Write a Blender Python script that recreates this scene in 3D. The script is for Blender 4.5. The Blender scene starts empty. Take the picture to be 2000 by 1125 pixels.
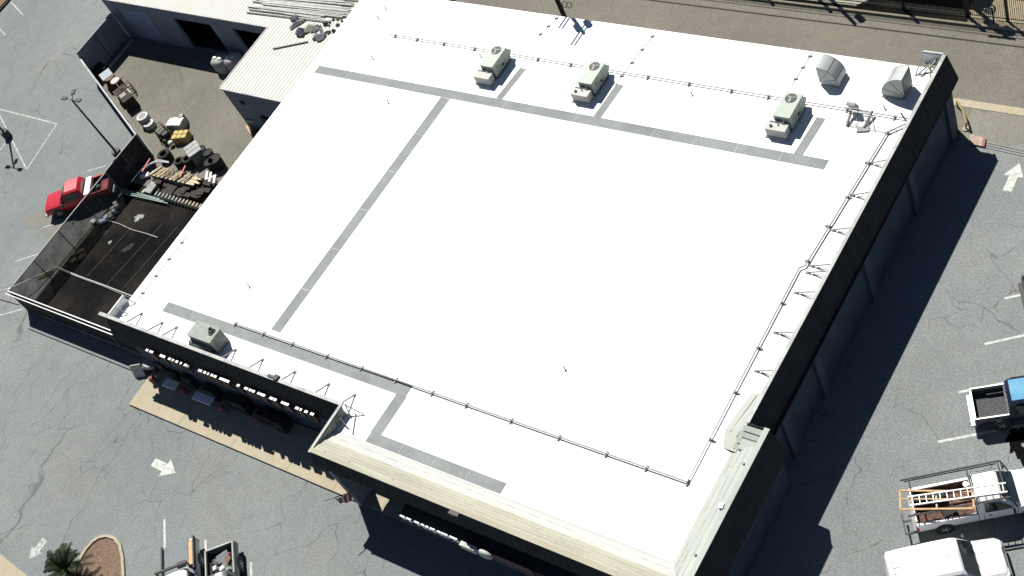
import bpy, bmesh, math, random
from math import radians as R, sin, cos, pi
from mathutils import Vector as V, Matrix

# ------------------------------------------------------------------ camera, sky, sun, exposure
sc = bpy.context.scene
C = sc.collection
TILT, ROLL, YAW, FPX, CAMH = 0.753702366, -0.5386836, 0.967991336, 2701.29, 57.0
CAMROT = Matrix.Rotation(YAW, 3, 'Z') @ Matrix.Rotation(TILT, 3, 'X') @ Matrix.Rotation(ROLL, 3, 'Z')
cam_data = bpy.data.cameras.new('camera')
cam_data.sensor_width = 36.0
cam_data.lens = 36.0 * FPX / 2000.0
cam_data.clip_start = 0.5
cam_data.clip_end = 2000.0
cam = bpy.data.objects.new('camera', cam_data)
cam.matrix_world = Matrix.Translation((0, 0, CAMH)) @ CAMROT.to_4x4()
C.objects.link(cam)
sc.camera = cam

SUNDIR = V((0.585, -0.435, -1.0)).normalized()      # direction the light travels
SUN_STRENGTH, SKY_STRENGTH, EXPOSURE = 5.0, 0.05, 0.50
sun_data = bpy.data.lights.new('sun', 'SUN')
sun_data.energy = SUN_STRENGTH
sun_data.angle = R(0.5)
sun_data.color = (1.0, 0.965, 0.90)
sun = bpy.data.objects.new('sun', sun_data)
sun.rotation_euler = SUNDIR.to_track_quat('-Z', 'Y').to_euler()
sun.location = (0, 0, 80)
C.objects.link(sun)
world = bpy.data.worlds.new('World')
sc.world = world
world.use_nodes = True
wn = world.node_tree.nodes
wl = world.node_tree.links
sky = wn.new('ShaderNodeTexSky')
sky.sky_type = 'NISHITA'
sky.sun_disc = False
sky.sun_elevation = math.asin(-SUNDIR.z)
sky.sun_rotation = math.atan2(-SUNDIR.x, -SUNDIR.y)
sky.altitude = 300
sky.air_density = 0.5
sky.dust_density = 0.1
wl.new(sky.outputs[0], wn['Background'].inputs[0])
wn['Background'].inputs[1].default_value = SKY_STRENGTH
sc.view_settings.view_transform = 'Standard'
sc.view_settings.look = 'None'
sc.view_settings.exposure = EXPOSURE
sc.view_settings.gamma = 1.0


def G(px, py, z=0.0):
    """point of the horizontal plane z that the photograph shows at pixel (px, py)"""
    d = CAMROT @ V(((px - 1000) / FPX, -(py - 562.5) / FPX, -1.0))
    t = (z - CAMH) / d.z
    return V((d.x * t, d.y * t, z))


# ------------------------------------------------------------------ materials
MATS = {}


def mat(name, col, rough=0.7, metal=0.0, var=0.12, scale=3.0, spec=None, bump=0.0, fine=0.0, fscale=40.0,
        stain=None, stain_amt=0.0, sscale=0.5, stretch=None):
    if name in MATS:
        return MATS[name]
    m = bpy.data.materials.new(name)
    m.use_nodes = True
    nt = m.node_tree
    n, l = nt.nodes, nt.links
    b = n['Principled BSDF']
    b.inputs['Roughness'].default_value = rough
    b.inputs['Metallic'].default_value = metal
    if spec is not None:
        b.inputs['Specular IOR Level'].default_value = spec
    tc = n.new('ShaderNodeTexCoord')
    OB = tc.outputs['Object']
    if stretch:
        sv = n.new('ShaderNodeVectorMath')
        sv.operation = 'MULTIPLY'
        sv.inputs[1].default_value = stretch
        l.new(OB, sv.inputs[0])
        OB = sv.outputs[0]
    nz = n.new('ShaderNodeTexNoise')
    nz.inputs['Scale'].default_value = scale
    nz.inputs['Detail'].default_value = 5
    l.new(OB, nz.inputs['Vector'])
    mr = n.new('ShaderNodeMapRange')
    mr.inputs[1].default_value, mr.inputs[2].default_value = 0.3, 0.7
    mr.inputs[3].default_value, mr.inputs[4].default_value = 1 - var, 1 + var
    l.new(nz.outputs[0], mr.inputs[0])
    fac = mr.outputs[0]
    if fine:
        nf = n.new('ShaderNodeTexNoise')
        nf.inputs['Scale'].default_value = fscale
        nf.inputs['Detail'].default_value = 2
        l.new(tc.outputs['Object'], nf.inputs['Vector'])
        m2 = n.new('ShaderNodeMapRange')
        m2.inputs[1].default_value, m2.inputs[2].default_value = 0.25, 0.75
        m2.inputs[3].default_value, m2.inputs[4].default_value = 1 - fine, 1 + fine
        l.new(nf.outputs[0], m2.inputs[0])
        mm = n.new('ShaderNodeMath')
        mm.operation = 'MULTIPLY'
        l.new(fac, mm.inputs[0])
        l.new(m2.outputs[0], mm.inputs[1])
        fac = mm.outputs[0]
    vm = n.new('ShaderNodeVectorMath')
    vm.operation = 'SCALE'
    vm.inputs[0].default_value = col[:3]
    l.new(fac, vm.inputs['Scale'])
    out = vm.outputs[0]
    if stain:
        ns = n.new('ShaderNodeTexNoise')
        ns.inputs['Scale'].default_value = sscale
        ns.inputs['Detail'].default_value = 6
        ns.inputs['Roughness'].default_value = 0.65
        l.new(OB, ns.inputs['Vector'])
        ms = n.new('ShaderNodeMapRange')
        ms.inputs[1].default_value, ms.inputs[2].default_value = 0.48, 0.66
        ms.inputs[3].default_value, ms.inputs[4].default_value = 0.0, stain_amt
        l.new(ns.outputs[0], ms.inputs[0])
        mx = n.new('ShaderNodeMix')
        mx.data_type = 'RGBA'
        mx.inputs[7].default_value = (*stain, 1)
        l.new(ms.outputs[0], mx.inputs[0])
        l.new(out, mx.inputs[6])
        out = mx.outputs[2]
    l.new(out, b.inputs['Base Color'])
    if bump:
        bp = n.new('ShaderNodeBump')
        bp.inputs['Strength'].default_value = bump
        bp.inputs['Distance'].default_value = 0.02
        l.new(nz.outputs[0], bp.inputs['Height'])
        l.new(bp.outputs[0], b.inputs['Normal'])
    MATS[name] = m
    return m


def asphalt_mat(name, col, tint, crack=1.0, speck=0.3, blot=0.2, cell=0.14, crackcol=(0.05, 0.05, 0.05), spec=0.25, ss=11.0):
    """old asphalt: large blotches, coarse aggregate speckle, two families of warped cracks that come and go"""
    m = bpy.data.materials.new(name)
    m.use_nodes = True
    n, l = m.node_tree.nodes, m.node_tree.links
    b = n['Principled BSDF']
    b.inputs['Roughness'].default_value = 0.9
    b.inputs['Specular IOR Level'].default_value = spec
    tc = n.new('ShaderNodeTexCoord')
    P = tc.outputs['Object']

    def noise(scale, detail=3, vec=P, rough=0.5):
        a = n.new('ShaderNodeTexNoise')
        a.inputs['Scale'].default_value = scale
        a.inputs['Detail'].default_value = detail
        a.inputs['Roughness'].default_value = rough
        l.new(vec, a.inputs['Vector'])
        return a

    def rng(s, a, bb, c, d):
        r = n.new('ShaderNodeMapRange')
        r.inputs[1].default_value, r.inputs[2].default_value, r.inputs[3].default_value, r.inputs[4].default_value = a, bb, c, d
        l.new(s, r.inputs[0])
        return r.outputs[0]

    def mul(a, bb):
        k = n.new('ShaderNodeMath')
        k.operation = 'MULTIPLY'
        l.new(a, k.inputs[0])
        l.new(bb, k.inputs[1])
        return k.outputs[0]
    big = rng(noise(0.09, 5, rough=0.6).outputs[0], 0.3, 0.7, 1 - blot, 1 + blot)
    mid = rng(noise(1.1, 5, rough=0.65).outputs[0], 0.3, 0.7, 0.93, 1.07)
    sp = rng(noise(ss, 2, rough=0.7).outputs[0], 0.28, 0.72, 1 - speck, 1 + speck)
    f = mul(mul(big, mid), sp)
    vm = n.new('ShaderNodeVectorMath')
    vm.operation = 'SCALE'
    mixt = n.new('ShaderNodeMix')
    mixt.data_type = 'RGBA'
    mixt.inputs[6].default_value = (*col, 1)
    mixt.inputs[7].default_value = (*tint, 1)
    l.new(rng(noise(0.16, 4, rough=0.7).outputs[0], 0.42, 0.68, 0, 1), mixt.inputs[0])
    l.new(mixt.outputs[2], vm.inputs[0])
    l.new(f, vm.inputs['Scale'])
    out = vm.outputs[0]
    # chroma speckle
    hs = n.new('ShaderNodeMix')
    hs.data_type = 'RGBA'
    hs.blend_type = 'OVERLAY'
    hs.inputs[0].default_value = 0.16
    l.new(out, hs.inputs[6])
    l.new(noise(6.0, 2).outputs[1], hs.inputs[7])
    out = hs.outputs[2]
    if crack:
        warp = noise(0.42, 2.2, rough=0.5)
        wv = n.new('ShaderNodeVectorMath')
        wv.operation = 'MULTIPLY_ADD'
        wv.inputs[1].default_value = (2.2, 2.2, 0)
        l.new(warp.outputs[1], wv.inputs[0])
        l.new(P, wv.inputs[2])
        for (sx, sy, w, lo) in ((cell * 1.5, cell * 0.36, 0.0044, 0.40), (cell * 1.7, cell * 1.9, 0.008, 0.52)):
            sv = n.new('ShaderNodeVectorMath')
            sv.operation = 'MULTIPLY'
            sv.inputs[1].default_value = (sx, sy, 0)
            l.new(wv.outputs[0], sv.inputs[0])
            vo = n.new('ShaderNodeTexVoronoi')
            vo.feature = 'DISTANCE_TO_EDGE'
            vo.inputs['Scale'].default_value = 1.0
            vo.inputs['Randomness'].default_value = 0.9
            l.new(sv.outputs[0], vo.inputs['Vector'])
            line = rng(vo.outputs['Distance'], w * 0.2, w * 1.0, 1.0, 0.0)
            mask = rng(noise(0.22, 3).outputs[0], lo - 0.06, lo + 0.05, 0.0, 1.0)
            brk = rng(noise(1.7, 3).outputs[0], 0.33, 0.56, 0.2, 0.8)
            k = mul(mul(line, mask), brk)
            sc_ = n.new('ShaderNodeMath')
            sc_.operation = 'MULTIPLY'
            sc_.inputs[1].default_value = crack
            l.new(k, sc_.inputs[0])
            mx = n.new('ShaderNodeMix')
            mx.data_type = 'RGBA'
            mx.inputs[7].default_value = (*crackcol, 1)
            l.new(sc_.outputs[0], mx.inputs[0])
            l.new(out, mx.inputs[6])
            out = mx.outputs[2]
    l.new(out, b.inputs['Base Color'])
    bp = n.new('ShaderNodeBump')
    bp.inputs['Strength'].default_value = 0.35
    bp.inputs['Distance'].default_value = 0.02
    l.new(noise(9.0, 2).outputs[0], bp.inputs['Height'])
    l.new(bp.outputs[0], b.inputs['Normal'])
    MATS[name] = m
    return m


asphalt_mat('lot_asphalt', (0.182, 0.202, 0.203), (0.200, 0.206, 0.198), 0.72, 0.30, 0.12, cell=0.17)
asphalt_mat('alley_asphalt', (0.168, 0.155, 0.129), (0.148, 0.138, 0.117), 0.35, 0.30, 0.10, cell=0.1)
asphalt_mat('yard_pavement', (0.168, 0.160, 0.133), (0.140, 0.136, 0.114), 0.4, 0.40, 0.16, cell=0.22)
asphalt_mat('dark_asphalt_and_shade', (0.008, 0.0085, 0.0095), (0.030, 0.026, 0.022), 0.0, 0.45, 0.55, spec=0.03)  # enclosure floor asphalt; also stands in for shade beyond the alley
asphalt_mat('walk_concrete', (0.38, 0.335, 0.245), (0.36, 0.325, 0.245), 0.25, 0.10, 0.07, cell=0.3)
asphalt_mat('planter_soil', (0.150, 0.102, 0.075), (0.195, 0.130, 0.078), 0.0, 0.55, 0.25)
asphalt_mat('tan_dirt', (0.29, 0.25, 0.17), (0.24, 0.205, 0.14), 0.0, 0.25, 0.2)
asphalt_mat('patch_asphalt', (0.20, 0.19, 0.165), (0.18, 0.175, 0.155), 0.3, 0.25, 0.1)

M = lambda k: MATS[k]
mat('roof_membrane', (0.86, 0.87, 0.86), 0.55, var=0.015, scale=0.4, fine=0.012, fscale=6)
mat('walk_pad', (0.215, 0.236, 0.232), 0.85, var=0.14, scale=0.8, fine=0.10, fscale=9)
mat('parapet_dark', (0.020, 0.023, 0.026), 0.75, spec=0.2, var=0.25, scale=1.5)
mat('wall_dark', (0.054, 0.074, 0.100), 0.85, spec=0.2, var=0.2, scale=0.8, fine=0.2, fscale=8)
mat('wall_pilaster', (0.066, 0.084, 0.108), 0.85, spec=0.2, var=0.2, scale=1.2)
mat('wall_grey', (0.19, 0.22, 0.25), 0.85, var=0.12, scale=0.7, fine=0.12, fscale=7)
mat('coping_metal', (0.36, 0.37, 0.36), 0.6, var=0.15, scale=2.0, stain=(0.12, 0.11, 0.10), stain_amt=0.5, sscale=1.2)
mat('aged_coating', (0.37, 0.362, 0.285), 0.8, var=0.14, scale=2.4, fine=0.10, fscale=14, stain=(0.33, 0.28, 0.18), stain_amt=0.45, sscale=2.2, stretch=(0.12, 1, 1))
mat('aged_coating_light', (0.46, 0.47, 0.44), 0.8, var=0.08, scale=2.4, fine=0.06, fscale=14, stretch=(0.12, 1, 1))
mat('aged_coating_pale', (0.36, 0.39, 0.355), 0.8, var=0.12, scale=2.4, fine=0.10, fscale=14, stain=(0.40, 0.38, 0.30), stain_amt=0.35, sscale=2.0, stretch=(1, 0.12, 1))
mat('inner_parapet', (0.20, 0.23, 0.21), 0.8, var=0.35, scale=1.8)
mat('ribbed_metal', (0.475, 0.475, 0.43), 0.6, var=0.06, scale=0.9, fine=0.05, fscale=12)
mat('hvac_aged', (0.225, 0.25, 0.215), 0.6, var=0.2, scale=4, stain=(0.16, 0.18, 0.16), stain_amt=0.5, sscale=3)
mat('hvac_green', (0.285, 0.332, 0.288), 0.5, var=0.08, scale=3)
mat('hvac_grey', (0.36, 0.36, 0.345), 0.55, var=0.10, scale=4, stain=(0.45, 0.38, 0.26), stain_amt=0.35, sscale=3)
mat('hvac_dark', (0.05, 0.06, 0.055), 0.7)
mat('galvanised', (0.36, 0.385, 0.375), 0.5, metal=0.0, var=0.14, scale=2.2, stain=(0.30, 0.31, 0.30), stain_amt=0.5, sscale=2)
mat('seam_dark', (0.10, 0.12, 0.11), 0.7)
mat('pipe_grey', (0.34, 0.33, 0.315), 0.6, var=0.15, scale=4)
mat('steel_grey', (0.17, 0.17, 0.17), 0.55, var=0.2, scale=5)
mat('black_metal', (0.016, 0.017, 0.018), 0.6, var=0.2)
mat('black_rubber', (0.016, 0.016, 0.016), 0.85, var=0.25, scale=8)
mat('white_paint', (0.78, 0.79, 0.80), 0.35, var=0.03)
mat('marking_paint', (0.50, 0.52, 0.48), 0.8, var=0.25, scale=4.0, fine=0.25, fscale=18, stain=(0.21, 0.225, 0.22), stain_amt=0.55, sscale=3.5)
mat('worn_marking', (0.40, 0.43, 0.41), 0.85, var=0.35, scale=5.0, fine=0.3, fscale=20, stain=(0.19, 0.21, 0.21), stain_amt=0.8, sscale=4)
mat('sign_white', (0.80, 0.80, 0.80), 0.5, var=0.02)
mat('sign_red', (0.065, 0.022, 0.026), 0.5, var=0.1)
mat('red_paint', (0.44, 0.018, 0.034), 0.32, var=0.05)
mat('faded_red', (0.50, 0.06, 0.07), 0.45, var=0.2, scale=6, stain=(0.55, 0.30, 0.30), stain_amt=0.35, sscale=5)
mat('blue_paint', (0.10, 0.30, 0.46), 0.25, var=0.05)
mat('navy_paint', (0.014, 0.022, 0.045), 0.25, var=0.05)
mat('grey_paint', (0.13, 0.15, 0.16), 0.3, var=0.08)
mat('chrome', (0.60, 0.62, 0.64), 0.3, metal=0.6, var=0.04)
mat('glass_dark', (0.012, 0.020, 0.022), 0.06, var=0.0, spec=0.6)
mat('lamp_clear', (0.6, 0.6, 0.58), 0.15)
mat('lamp_red', (0.30, 0.01, 0.01), 0.2)
mat('lamp_amber', (0.5, 0.18, 0.02), 0.2)
mat('bed_liner', (0.075, 0.078, 0.080), 0.9, var=0.2, scale=6)
mat('bed_dark', (0.022, 0.021, 0.021), 0.9, var=0.3, scale=5)
mat('rust_brown', (0.085, 0.042, 0.027), 0.8, var=0.4, scale=6, stain=(0.32, 0.18, 0.12), stain_amt=0.6, sscale=4)
mat('dark_brown', (0.026, 0.018, 0.014), 0.85, var=0.3, scale=4)
mat('rust_frame', (0.16, 0.10, 0.07), 0.8, var=0.3, scale=8)
mat('timber', (0.42, 0.33, 0.19), 0.8, var=0.18, scale=5)
mat('timber_pale', (0.50, 0.43, 0.30), 0.8, var=0.14, scale=5)
mat('orange_timber', (0.50, 0.33, 0.17), 0.75, var=0.15, scale=4)
mat('aluminium', (0.62, 0.60, 0.60), 0.45, metal=0.2, var=0.08)
mat('yellow_sack', (0.46, 0.36, 0.13), 0.8, var=0.25, scale=5)
mat('white_wrap', (0.66, 0.67, 0.68), 0.5, var=0.15, scale=4)
mat('white_plastic', (0.72, 0.73, 0.74), 0.4, var=0.05)
mat('grey_plastic', (0.26, 0.30, 0.33), 0.6, var=0.1)
mat('grey_green', (0.17, 0.20, 0.185), 0.7, var=0.15, scale=3)
mat('pale_green_pipe', (0.26, 0.34, 0.31), 0.6, var=0.2, scale=4)
mat('tan_block', (0.42, 0.38, 0.30), 0.85, var=0.25, scale=4)
mat('grey_block', (0.33, 0.34, 0.33), 0.85, var=0.25, scale=4)
mat('soft_red', (0.24, 0.075, 0.055), 0.6, var=0.1)
mat('yellow_paint', (0.27, 0.21, 0.06), 0.5, var=0.15)
mat('red_kerb', (0.34, 0.235, 0.19), 0.7, var=0.3, scale=5)
mat('pole_brown', (0.055, 0.047, 0.038), 0.9, var=0.25, scale=5)
mat('palm_leaf', (0.022, 0.036, 0.014), 0.7, var=0.35, scale=3, spec=0.08)
mat('palm_leaf_dry', (0.05, 0.052, 0.026), 0.8, spec=0.08, var=0.3, scale=3)
mat('trunk_bark', (0.07, 0.05, 0.035), 0.9, var=0.3, scale=6)
mat('flag_red', (0.26, 0.035, 0.045), 0.8, var=0.1)
mat('flag_white', (0.62, 0.60, 0.60), 0.8, var=0.05)
mat('flag_navy', (0.02, 0.025, 0.07), 0.8, var=0.05)
mat('iron_black', (0.028, 0.027, 0.026), 0.7)
mat('roller_door', (0.34, 0.41, 0.52), 0.6, var=0.1, scale=1)
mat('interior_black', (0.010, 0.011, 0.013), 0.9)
mat('shadow_black', (0.005, 0.005, 0.006), 0.9, spec=0.02, var=0.2)  # near-black colour of the shadow painted beside the blue pickup
mat('grey_board', (0.17, 0.19, 0.205), 0.8, var=0.3, scale=2, stain=(0.10, 0.11, 0.12), stain_amt=0.6, sscale=2)
mat('shade_grey', (0.30, 0.30, 0.29), 0.8, var=0.2, scale=3)
mat('debris_grey', (0.13, 0.14, 0.155), 0.85, var=0.35, scale=3)
mat('debris_light', (0.46, 0.47, 0.44), 0.8, var=0.2, scale=3)
mat('stain_olive', (0.075, 0.065, 0.028), 0.9, spec=0.05, var=0.5, scale=5)
mat('stain_dark', (0.038, 0.036, 0.033), 0.9, spec=0.05, var=0.5, scale=4)
mat('olive_dark', (0.065, 0.072, 0.052), 0.85, var=0.3, scale=4)


def mesh_screen_mat(name, col, alpha):
    m = bpy.data.materials.new(name)
    m.use_nodes = True
    n, l = m.node_tree.nodes, m.node_tree.links
    b = n['Principled BSDF']
    b.inputs['Base Color'].default_value = (*col, 1)
    b.inputs['Roughness'].default_value = 0.9
    tc = n.new('ShaderNodeTexCoord')
    nz = n.new('ShaderNodeTexNoise')
    nz.inputs['Scale'].default_value = 1.4
    nz.inputs['Detail'].default_value = 4
    l.new(tc.outputs['Object'], nz.inputs['Vector'])
    mr = n.new('ShaderNodeMapRange')
    mr.inputs[1].default_value, mr.inputs[2].default_value = 0.3, 0.7
    mr.inputs[3].default_value, mr.inputs[4].default_value = alpha - 0.08, alpha + 0.08
    l.new(nz.outputs[0], mr.inputs[0])
    l.new(mr.outputs[0], b.inputs['Alpha'])
    MATS[name] = m
    return m


mesh_screen_mat('screen_mesh', (0.040, 0.050, 0.050), 0.50)
mesh_screen_mat('screen_mesh_dense', (0.016, 0.018, 0.020), 0.96)


# ------------------------------------------------------------------ mesh helpers
class MB:
    """collects geometry for ONE mesh object"""

    def __init__(s):
        s.v, s.f = [], []

    def add(s, verts, faces, mtx=None):
        o = len(s.v)
        for p in verts:
            p = V(p)
            s.v.append(mtx @ p if mtx else p)
        s.f += [tuple(i + o for i in f) for f in faces]
        return s

    def box(s, c, d, rz=0.0, mtx=None, ry=0.0, rx=0.0):
        x, y, z = d[0] / 2, d[1] / 2, d[2] / 2
        vs = [(a, b, e) for a in (-x, x) for b in (-y, y) for e in (-z, z)]
        fs = [(0, 1, 3, 2), (4, 6, 7, 5), (0, 4, 5, 1), (2, 3, 7, 6), (0, 2, 6, 4), (1, 5, 7, 3)]
        t = Matrix.Translation(c) @ Matrix.Rotation(rz, 4, 'Z') @ Matrix.Rotation(ry, 4, 'Y') @ Matrix.Rotation(rx, 4, 'X')
        return s.add(vs, fs, mtx @ t if mtx else t)

    def bar(s, a, b, w, h=None, up=(0, 0, 1)):
        """rectangular bar from a to b"""
        a, b = V(a), V(b)
        h = h or w
        d = (b - a)
        L = d.length
        if L < 1e-6:
            return s
        d /= L
        u = V(up)
        if abs(d.dot(u)) > 0.98:
            u = V((1, 0, 0))
        sd = d.cross(u).normalized()
        u = sd.cross(d)
        vs = []
        for p in (a, b):
            for i, j in ((-1, -1), (1, -1), (1, 1), (-1, 1)):
                vs.append(p + sd * i * w / 2 + u * j * h / 2)
        return s.add(vs, [(0, 1, 2, 3), (7, 6, 5, 4), (0, 4, 5, 1), (1, 5, 6, 2), (2, 6, 7, 3), (3, 7, 4, 0)])

    def tube(s, pts, r, n=8, cap=True):
        pts = [V(p) for p in pts]
        rs = r if isinstance(r, (list, tuple)) else [r] * len(pts)
        o = len(s.v)
        prev = None
        for i, p in enumerate(pts):
            d = (pts[min(i + 1, len(pts) - 1)] - pts[max(i - 1, 0)]).normalized()
            u = V((0, 0, 1)) if abs(d.z) < 0.95 else V((1, 0, 0))
            a = d.cross(u).normalized()
            if prev is not None and a.dot(prev) < 0:
                a = -a
            prev = a
            b = d.cross(a).normalized()
            for k in range(n):
                t = 2 * pi * k / n
                s.v.append(p + (a * cos(t) + b * sin(t)) * rs[i])
        for i in range(len(pts) - 1):
            for k in range(n):
                s.f.append((o + i * n + k, o + i * n + (k + 1) % n, o + (i + 1) * n + (k + 1) % n, o + (i + 1) * n + k))
        if cap:
            s.f.append(tuple(o + k for k in range(n))[::-1])
            e = o + (len(pts) - 1) * n
            s.f.append(tuple(e + k for k in range(n)))
        return s

    def cyl(s, c, r, h, n=16, axis='Z', r2=None):
        c = V(c)
        ax = {'X': V((1, 0, 0)), 'Y': V((0, 1, 0)), 'Z': V((0, 0, 1))}[axis] if isinstance(axis, str) else V(axis)
        return s.tube([c - ax * h / 2, c + ax * h / 2], [r, r if r2 is None else r2], n)

    def prism(s, poly, z0, z1):
        n = len(poly)
        vs = [(p[0], p[1], z0) for p in poly] + [(p[0], p[1], z1) for p in poly]
        fs = [tuple(range(n))[::-1], tuple(range(n, 2 * n))]
        fs += [(i, (i + 1) % n, n + (i + 1) % n, n + i) for i in range(n)]
        return s.add(vs, fs)

    def sheet(s, poly, z):
        return s.add([(p[0], p[1], z) for p in poly], [tuple(range(len(poly)))])

    def quad(s, a, b, c, d):
        return s.add([a, b, c, d], [(0, 1, 2, 3)])

    def torus(s, c, R_, r, n=20, m=8, mtx=None):
        vs, fs = [], []
        for i in range(n):
            for j in range(m):
                a, b = 2 * pi * i / n, 2 * pi * j / m
                vs.append(((R_ + r * cos(b)) * cos(a), (R_ + r * cos(b)) * sin(a), r * sin(b)))
                fs.append((i * m + j, ((i + 1) % n) * m + j, ((i + 1) % n) * m + (j + 1) % m, i * m + (j + 1) % m))
        t = Matrix.Translation(c)
        if mtx:
            t = t @ mtx
        return s.add(vs, fs, t)

    def sphere(s, c, r, n=14, m=9, sq=(1, 1, 1)):
        vs, fs = [], []
        for i in range(m + 1):
            for j in range(n):
                a, b = pi * i / m, 2 * pi * j / n
                vs.append((c[0] + r * sq[0] * sin(a) * cos(b), c[1] + r * sq[1] * sin(a) * sin(b), c[2] + r * sq[2] * cos(a)))
        for i in range(m):
            for j in range(n):
                fs.append((i * n + j, (i + 1) * n + j, (i + 1) * n + (j + 1) % n, i * n + (j + 1) % n))
        return s.add(vs, fs)

    def loft(s, secs, cap=True):
        """secs: list of lists of points (closed rings, equal count)"""
        o = len(s.v)
        n = len(secs[0])
        for r in secs:
            s.v += [V(p) for p in r]
        for i in range(len(secs) - 1):
            for k in range(n):
                s.f.append((o + i * n + k, o + i * n + (k + 1) % n, o + (i + 1) * n + (k + 1) % n, o + (i + 1) * n + k))
        if cap:
            s.f.append(tuple(o + k for k in range(n))[::-1])
            e = o + (len(secs) - 1) * n
            s.f.append(tuple(e + k for k in range(n)))
        return s

    def build(s, name, m, parent=None, smooth=False, bevel=0.0, world=True, angle=35):
        me = bpy.data.meshes.new(name)
        off = V((0, 0, 0))
        if parent is not None and world:
            off = wloc(parent)
        me.from_pydata([tuple(p - off) for p in s.v], [], s.f)
        me.materials.append(M(m) if isinstance(m, str) else m)
        bm = bmesh.new()
        bm.from_mesh(me)
        bmesh.ops.recalc_face_normals(bm, faces=bm.faces)
        bm.to_mesh(me)
        bm.free()
        if smooth:
            for p in me.polygons:
                p.use_smooth = True
            me.set_sharp_from_angle(angle=R(angle))
        ob = bpy.data.objects.new(name, me)
        C.objects.link(ob)
        if parent is not None:
            ob.parent = parent
        if bevel:
            bv = ob.modifiers.new('bevel', 'BEVEL')
            bv.width = bevel
            bv.segments = 2
            bv.limit_method = 'ANGLE'
            bv.angle_limit = R(40)
        return ob


def wloc(o):
    p = V(o.location)
    while o.parent:
        o = o.parent
        p = p + V(o.location)
    return p


def tag(o, label=None, cat=None, group=None, kind=None):
    if label:
        o['label'] = label
    if cat:
        o['category'] = cat
    if group:
        o['group'] = group
    if kind:
        o['kind'] = kind
    return o


def thing(name, label, cat, loc=(0, 0, 0), rz=0.0, group=None):
    o = bpy.data.objects.new(name, None)
    o.empty_display_size = 0.3
    o.location = loc
    o.rotation_euler = (0, 0, rz)
    C.objects.link(o)
    return tag(o, label, cat, group)


def children(o):
    return [c for c in bpy.data.objects if c.parent == o]


def copy_tree(o, parent=None):
    c = o.copy()
    C.objects.link(c)
    c.parent = parent
    for ch in children(o):
        copy_tree(ch, c)
    return c


def struct(name, mb, m, **k):
    o = mb.build(name, m, **k)
    o['kind'] = 'structure'
    return o


def xy(p):
    return (p[0], p[1])


# ------------------------------------------------------------------ ground, roads, pavements
struct('ground', MB().sheet([(-400, -200), (300, -200), (300, 400), (-400, 400)], 0.0), 'lot_asphalt')
XR = -24.3
struct('alley_road', MB().sheet([(-200, 46.2), (XR, 46.2), (XR, 48.42), (120, 48.42), (120, 54.28), (-200, 54.28)], 0.008), 'alley_asphalt')
struct('driveway', MB().sheet([(XR, 46.1), (-22.2, 46.05), (-20.2, 47.0), (-18, 48.42), (XR, 48.42)], 0.006), 'patch_asphalt')
struct('gutter_pavement', MB().prism([(XR - 1.2, 48.42), (120, 48.36), (120, 48.86), (XR - 1.2, 48.92)], 0.0, 0.03), 'walk_concrete')
struct('kerb_far', MB().prism([(-200, 54.28), (120, 54.28), (120, 54.42), (-200, 54.42)], 0.0, 0.13), 'walk_concrete')
struct('painted_shade_strip', MB().sheet([(-200, 54.42), (-26.9, 54.42), (-26.9, 55.3), (-200, 55.3)], 0.05), 'dark_asphalt_and_shade')  # dark strip painted in place of the shade along the far kerb
struct('dirt_strip', MB().sheet([(-26.9, 54.42), (120, 54.42), (120, 55.3), (-26.9, 55.3)], 0.05), 'tan_dirt')
struct('lot_beyond', MB().sheet([(-200, 55.3), (-27.2, 55.3), (-27.2, 90), (-200, 90)], 0.05), 'dark_asphalt_and_shade')  # dark colour stands in for shade on the ground behind the fence
struct('dirt_lot_beyond', MB().sheet([(-27.2, 55.3), (120, 55.3), (120, 90), (-27.2, 90)], 0.05), 'tan_dirt')
struct('concrete_pad', MB().sheet([(-36.9, 54.75), (-33.7, 54.75), (-33.0, 55.5), (-36.9, 55.5)], 0.056), 'aged_coating')
struct('yard_pavement', MB().sheet([(-89.3, 42.5), (-64.4, 42.5), (-64.4, 30.2), (-77.6, 30.2), (-77.6, 32.9), (-89.3, 38.2)], 0.008), 'yard_pavement')
struct('enclosure_floor', MB().sheet([(-77.7, 18.8), (-64.4, 18.8), (-64.4, 30.2), (-77.7, 30.2)], 0.010), 'dark_asphalt_and_shade')
# front footpath: slab with a step to the lot
fw = MB()
for i, (a, b) in enumerate(((-63.9, -59.4), (-59.38, -54.9), (-54.88, -50.4), (-50.38, -46.9), (-46.88, -43.4), (-43.38, -39), (-38.98, -24.6))):
    fw.prism([(a, 15.5), (b, 15.5), (b, 18.25), (a, 18.25)], 0.0, 0.12)
struct('footpath', fw, 'walk_concrete')
# corner pavements of the lot
struct('pavement', MB().prism([xy(G(-260, 879)), xy(G(0, 1082)), xy(G(57, 1127)), xy(G(270, 1295)), xy(G(200, 1420)), xy(G(-380, 980))], 0.0, 0.12), 'walk_concrete')
struct('planting_bed', MB().prism([xy(G(-12, 30)), xy(G(0, 17)), xy(G(17, -2)), xy(G(30, -25)), xy(G(-40, -25))], 0.0, 0.12), 'planter_soil')
struct('planting_bed_kerb', MB().bar(G(-14, 36, 0.07), G(22, -4, 0.07), 0.14, 0.16), 'dark_brown')
# painted lines and arrows
def line(name, a, b, w=0.1, m='marking_paint', z=0.006):
    a, b = G(*a, z), G(*b, z)
    d = (b - a).normalized()
    s_ = V((-d.y, d.x, 0)) * w / 2
    return struct(name, MB().quad(a - s_, b - s_, b + s_, a + s_), m)

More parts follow.
